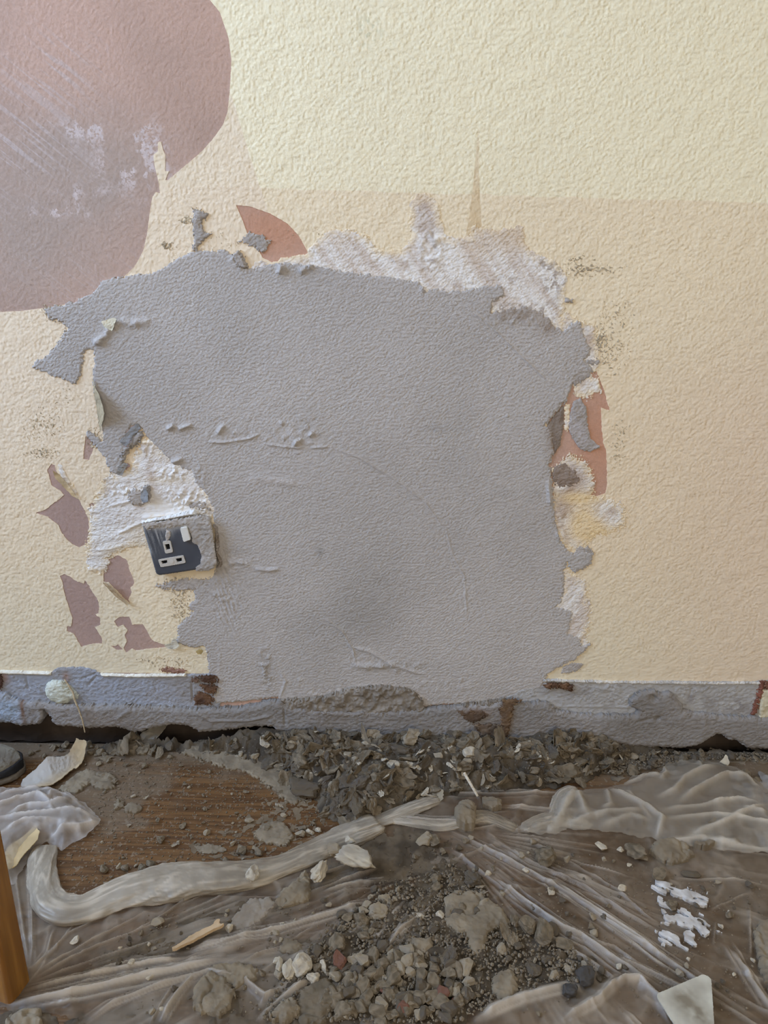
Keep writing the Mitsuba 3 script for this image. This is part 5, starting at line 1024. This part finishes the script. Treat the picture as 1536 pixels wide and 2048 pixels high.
# toe of a work shoe at the left edge
def shoe():
    k = empty('work_shoe', 'toe of a dusty grey work shoe with a black rubber band at the left edge', 'shoe')
    tip = np.array(fp(47, 1545)); ang = math.radians(188)
    ax, ay = np.array([math.cos(ang), math.sin(ang)]), np.array([-math.sin(ang), math.cos(ang)])
    L, W = .27, .046
    def section(t):  # half width and height of the upper along the shoe, t from toe to heel
        w = W * (math.sqrt(max(0, 1 - (1 - min(t / .34, 1)) ** 2)) * .98 + .02) * (1 - .28 * math.exp(-((t - .62) / .18) ** 2)) * (1 if t < .86 else math.sqrt(max(.02, 1 - ((t - .86) / .145) ** 2)))
        hgt = .020 + .052 * ss_np((t - .04) / .6) - .008 * math.exp(-(t / .05) ** 2)
        return w, hgt
    def loft(z0f, z1f, grow, n=44, na=28, dome=True):
        V = []
        for t in np.linspace(0.0, 1.0, n):
            w, hg = section(t); w += grow
            for a in np.arange(na) * 2 * math.pi / na:
                cx, cz = math.cos(a), math.sin(a)
                sx = math.copysign(abs(cx) ** (.75 if dome else .25), cx) * w
                z = z0f(t, hg) + (z1f(t, hg) - z0f(t, hg)) * (.5 + .5 * math.copysign(abs(cz) ** .8, cz))
                if dome: sx *= 1 - .28 * max(0, (z - .02) / .08)
                q = tip + ax * (t * L - grow * (t < .05)) + ay * sx
                V.append([q[0], q[1], z])
        V = np.array(V); F = []
        for i in range(n - 1):
            for j in range(na):
                j2 = (j + 1) % na
                F += [[i * na + j, i * na + j2, (i + 1) * na + j2], [i * na + j, (i + 1) * na + j2, (i + 1) * na + j]]
        for j in range(1, na - 1): F += [[0, j + 1, j], [(n - 1) * na, (n - 1) * na + j, (n - 1) * na + j + 1]]
        m = trimesh.Trimesh(V, F, process=False)
        if m.volume < 0: m.invert()
        return m
    def colour(m, a, b): return (m, vary(np.array(m.vertices)[:, :2] + np.array(m.vertices)[:, 2:] * .7, lin(*a), lin(*b), 30, 771), None)
    put('upper', colour(loft(lambda t, h: .012, lambda t, h: .016 + h, -.001), (128, 124, 112), (108, 102, 92)), 'mat_smooth', k)
    put('sole', colour(loft(lambda t, h: .001, lambda t, h: .011, .003, dome=False), (120, 112, 100), (98, 90, 80)), 'mat_smooth', k, label='worn grey rubber sole')
    put('rubber_band', colour(loft(lambda t, h: .0105, lambda t, h: .026, .0015, dome=False), (44, 44, 46), (34, 34, 36)), 'mat_smooth', k, label='black rubber band round the toe')
shoe()

# ---------------------------------------------------------------- scattered loose pieces, each its own
rng = np.random.default_rng(77)
def inside(poly, n):
    x0, y0, x1, y1 = poly.bounds; out = []
    while len(out) < n:
        p = np.c_[rng.uniform(x0, x1, 400), rng.uniform(y0, y1, 400)]
        out += [q for q, k in zip(p, shapely.contains_xy(poly, p[:, 0], p[:, 1])) if k and q[1] < -.012]
    return np.array(out[:n])
core = heap_poly.buffer(-.006).intersection(box(-2, -2, 2, -.016))
pts = inside(core, 285); hh = heap_h(pts)
for (x, y), z in zip(pts, hh):
    s = .009 + .015 * rng.random() ** 1.5
    place('plaster_scraping', 'curl' if rng.random() < .6 else 'flake', int(rng.integers(200, 216)), ('clay', 'clay', 'dark')[rng.integers(3)], x, y, z + s * .25, s * 1.25, s, s * rng.uniform(.8, 1.3), rng.uniform(0, 360), rng.uniform(-55, 55), rng.uniform(-40, 40),
          label='curled grey plaster scraping lying in the long heap below the wall', cat='plaster', group='plaster scrapings in the heap')
pts = inside(core, 130); hh = heap_h(pts)
for (x, y), z in zip(pts, hh):
    s = .0035 + .0045 * rng.random() ** 1.5
    place('heap_pebble', 'rock', int(rng.integers(300, 312)), ('clay', 'bone', 'dark', 'clay')[rng.integers(4)], x, y, z + s * .5, s * 1.2, s, s * .9, rng.uniform(0, 360), rng.uniform(-40, 40), label='small grey pebble of plaster in the long heap below the wall', cat='pebble', group='pebbles in the heap')
pts = inside(core, 44); hh = heap_h(pts)
for (x, y), z in zip(pts, hh):
    s = .007 + .009 * rng.random() ** 1.5
    place('heap_lump', 'lump', int(rng.integers(500, 508)), ('clay', 'dark', 'clay')[rng.integers(3)], x, y, z + s * .2, s * 1.3, s, s * .7, rng.uniform(0, 360), rng.uniform(-25, 25), label='rounded lump of damp grey plaster in the long heap below the wall', cat='lump', group='lumps in the heap')
front = fpoly([(770,1530),(900,1540),(1010,1550),(1080,1575),(1000,1590),(900,1598),(820,1612),(760,1600)], .02).intersection(heap_poly)
pts = np.vstack([inside(core, 40), inside(front, 22)]); hh = heap_h(pts)
for (x, y), z in zip(pts, hh):
    s = .005 + .007 * rng.random() ** 2
    place('white_chip', 'flake', int(rng.integers(400, 408)), ('pale', 'bone')[rng.integers(2)], x, y, z + s * .7, s * 1.2, s, s * .8, rng.uniform(0, 360), rng.uniform(-45, 45), rng.uniform(-30, 30), label='white or cream plaster chip in the long heap below the wall', cat='chip', group='white chips in the heap')
gravel = fpoly([(640,2046),(660,1985),(700,1940),(760,1895),(830,1920),(900,1930),(940,1970),(960,2010),(900,2046)])
for x, y in inside(gravel, 190):
    s = .003 + .0055 * rng.random() ** 1.7
    place('gravel_stone', 'rock', int(rng.integers(300, 312)), ('clay', 'bone', 'clay', 'dark', 'clay', 'brick' if rng.random() < .25 else 'clay')[rng.integers(6)], x, y, .006 + s * .55, s * 1.15, s, s * .9, rng.uniform(0, 360), rng.uniform(-30, 30), label='small stone in the gravelly patch at the bottom middle of the sheet', cat='stone', group='gravel at the bottom middle')
mid = fpoly(MID).buffer(-.005)
for x, y in inside(mid, 150):
    s = .003 + .004 * rng.random() ** 1.5
    place('rubble_piece', ('rock', 'flake')[rng.integers(2)], int(rng.integers(300, 310)), ('clay', 'dark', 'bone')[rng.integers(3)], x, y, .006 + s * .45, s * 1.2, s, s * .8, rng.uniform(0, 360), rng.uniform(-30, 30), label='little grey piece of rubble on the dirt in the middle of the sheet', cat='rubble', group='rubble on the middle of the sheet')
sheet_p = fpoly([(300,1830),(640,1800),(900,1680),(1060,1690),(1300,1740),(1530,1760),(1530,2040),(1200,2040),(300,2040),(150,1960)]).difference(mid)
for x, y in inside(sheet_p, 120):
    s = .002 + .003 * rng.random() ** 2
    place('sheet_crumb', 'rock', int(rng.integers(300, 312)), ('clay', 'bone', 'dark', 'pale')[rng.integers(4)], x, y, .0045 + s * .5, s * 1.2, s, s * .9, rng.uniform(0, 360), 0, label='tiny crumb of plaster scattered on the dust sheet', cat='crumb', group='crumbs on the dust sheet')
board_p = fpoly([(190,1520),(380,1515),(520,1560),(640,1620),(650,1660),(500,1720),(230,1780),(130,1760),(120,1720),(200,1660)])
for x, y in inside(board_p, 110):
    s = .0018 + .0045 * rng.random() ** 2.5
    place('board_crumb', ('rock', 'flake')[rng.integers(2)], int(rng.integers(300, 310)), ('clay', 'bone', 'clay')[rng.integers(3)], x, y, .0005 + s * .6, s * 1.25, s, s * .8, rng.uniform(0, 360), 0, label='crumb of plaster lying on the bare brown board', cat='crumb', group='crumbs on the brown board')
back_p = fpoly([(0,1484),(180,1484),(330,1490),(240,1520),(180,1535),(100,1530),(60,1510)])
right_p = fpoly([(1180,1500),(1420,1502),(1536,1506),(1536,1530),(1440,1522),(1330,1535),(1230,1555),(1180,1545)])
for poly, n, nm, lab, g, z in ((back_p, 40, 'dust_crumb', 'crumb on the dusty floor by the wall on the left', 'crumbs on the dusty floor', .0005), (right_p, 120, 'wall_crumb', 'grey crumb in the dusty strip by the wall on the right', 'crumbs by the wall on the right', .004)):
    for x, y in inside(poly, n):
        s = .002 + .005 * rng.random() ** 2
        place(nm, ('rock', 'flake')[rng.integers(2)], int(rng.integers(300, 310)), ('clay', 'clay', 'dark')[rng.integers(3)], x, y, z + s * .5, s * 1.2, s, s * .8, rng.uniform(0, 360), rng.uniform(-20, 20), label=lab, cat='crumb', group=g)
def grit(poly, n, zf, lab, seed, a=CLAY, b=CLAY_D, lo=.0007, hi=.0022, on=None):
    """grains too many and too small to count"""
    r = np.random.default_rng(seed)
    p = inside(poly, n); z = zf(p); ico = trimesh.creation.icosphere(subdivisions=0); v = np.array(ico.vertices)
    s = lo + (hi - lo) * r.random(n) ** 2.2
    V = (v[None] * s[:, None, None] * r.uniform(.6, 1.25, (n, 1, 3))) + np.c_[p, z + s * .4][:, None]
    t = r.random((n, 1)); C = np.repeat(lin(*a) * (1 - t) + lin(*b) * t, len(v), axis=0)
    F = (np.array(ico.faces)[None] + (np.arange(n) * len(v))[:, None, None]).reshape(-1, 3)
    put('grit' if on else 'plaster_grit', (trimesh.Trimesh(V.reshape(-1, 3), F, process=False), C, None), 'mat_plain', on, smooth=False, label=lab, cat=None if on else 'grit', kind='stuff')
# which scattered piece is which: named from the pieces and landmarks around it
LANDMARKS = {'the bright white stone in the heap': (786,1530), 'the bright white chip': (530,1480), 'the long leaning grey tongue': (1000,1478), 'the thin white stick': (940,1566), 'the large flaky white stone': (822,1474), 'the white wedge': (938,1502), 'the dark grey block': (612,1574),
 'the thick grey curls': (694,1606), 'the grey rope of plaster': (730,1500), 'the standing grey curl': (1120,1480), 'the folded grey scraping': (1195,1528), 'the brick fragment': (680,1926), 'the largest white plaster block': (602,1932), 'the five sided stone': (931,1938), 'the broad grey patty': (950,1850),
 'the half moon of plaster': (836,1898), 'the rough grey patty': (1010,1980), 'the charred lump': (1172,1958), 'the pale crumbly lump': (757,1826), 'the cracked grey wedge': (585,1790), 'the metal blade': (1380,1990), 'the largest paint splash': (1375,1850), 'the wood splinter': (395,1870), 'the round grey patty': (1345,1705),
 'the fan shaped scraping': (545,1668), 'the small oval scraping': (265,1616), 'the thin grey strip': (320,1504), 'the grey scraping by the wallpaper': (205,1562), 'the wallpaper strip': (110,1545), 'the curled white scrap': (305,1475), 'the grey triangle of plaster': (1265,1540), 'the curled cream scrap': (1448,1528)}
MARKS = [(k, np.array(fp(*v))) for k, v in LANDMARKS.items()]
NOUN = {'plaster_scraping': 'curled grey plaster scraping', 'heap_pebble': 'small pebble', 'white_chip': 'pale plaster chip', 'heap_lump': 'rounded plaster lump', 'gravel_stone': 'small gravel stone', 'rubble_piece': 'little piece of rubble', 'sheet_crumb': 'tiny crumb', 'board_crumb': 'crumb', 'dust_crumb': 'dusty crumb', 'wall_crumb': 'grey crumb'}
for base, noun in NOUN.items():
    ks = [k for k in scene if k == base or (k.startswith(base + '_') and k[len(base) + 1:].isdigit())]
    Q = np.array([np.array(scene[k]['to_world'].matrix)[:2, 3] for k in ks])
    best = {}
    for nm, q in MARKS:
        v = Q - q; d = np.linalg.norm(v, axis=1)
        way = np.where(np.abs(v[:, 0]) > np.abs(v[:, 1]), np.where(v[:, 0] < 0, 0, 1), np.where(v[:, 1] < 0, 2, 3))
        for w in range(4):
            ids = np.where((way == w) & (d < .12))[0]
            for r, i in enumerate(ids[np.argsort(d[ids])][:3]):
                if i not in best or (r, d[i]) < best[i][:2]: best[i] = (r, d[i], ('to the left of', 'to the right of', 'in front of', 'behind')[w], nm)
    for i, (r, _, w, nm) in best.items():
        labels[ks[i]]['label'] = f"{noun}, {('nearest', 'second', 'third')[r]} {w} {nm}"
grit(core, 4200, heap_h, 'fine grit and crumbs strewn over the long heap', 801, CLAY_D, (84, 77, 68), hi=.003, on='plaster_heap')
grit(mid, 4200, lambda p: np.full(len(p), .0075), 'fine grit over the dirt in the middle of the sheet', 802, hi=.0026, on='loose_dirt')
grit(sheet_p, 1500, lambda p: np.full(len(p), .0042), 'sparse fine grit over the rest of the dust sheet', 803, hi=.0016)
grit(board_p, 1500, lambda p: np.full(len(p), .0002), 'sparse fine grit over the brown board', 804, hi=.0016)
grit(right_p, 1500, lambda p: np.full(len(p), .004), 'fine grit in the dusty strip by the wall on the right', 805, hi=.0022, on='loose_dirt_003')
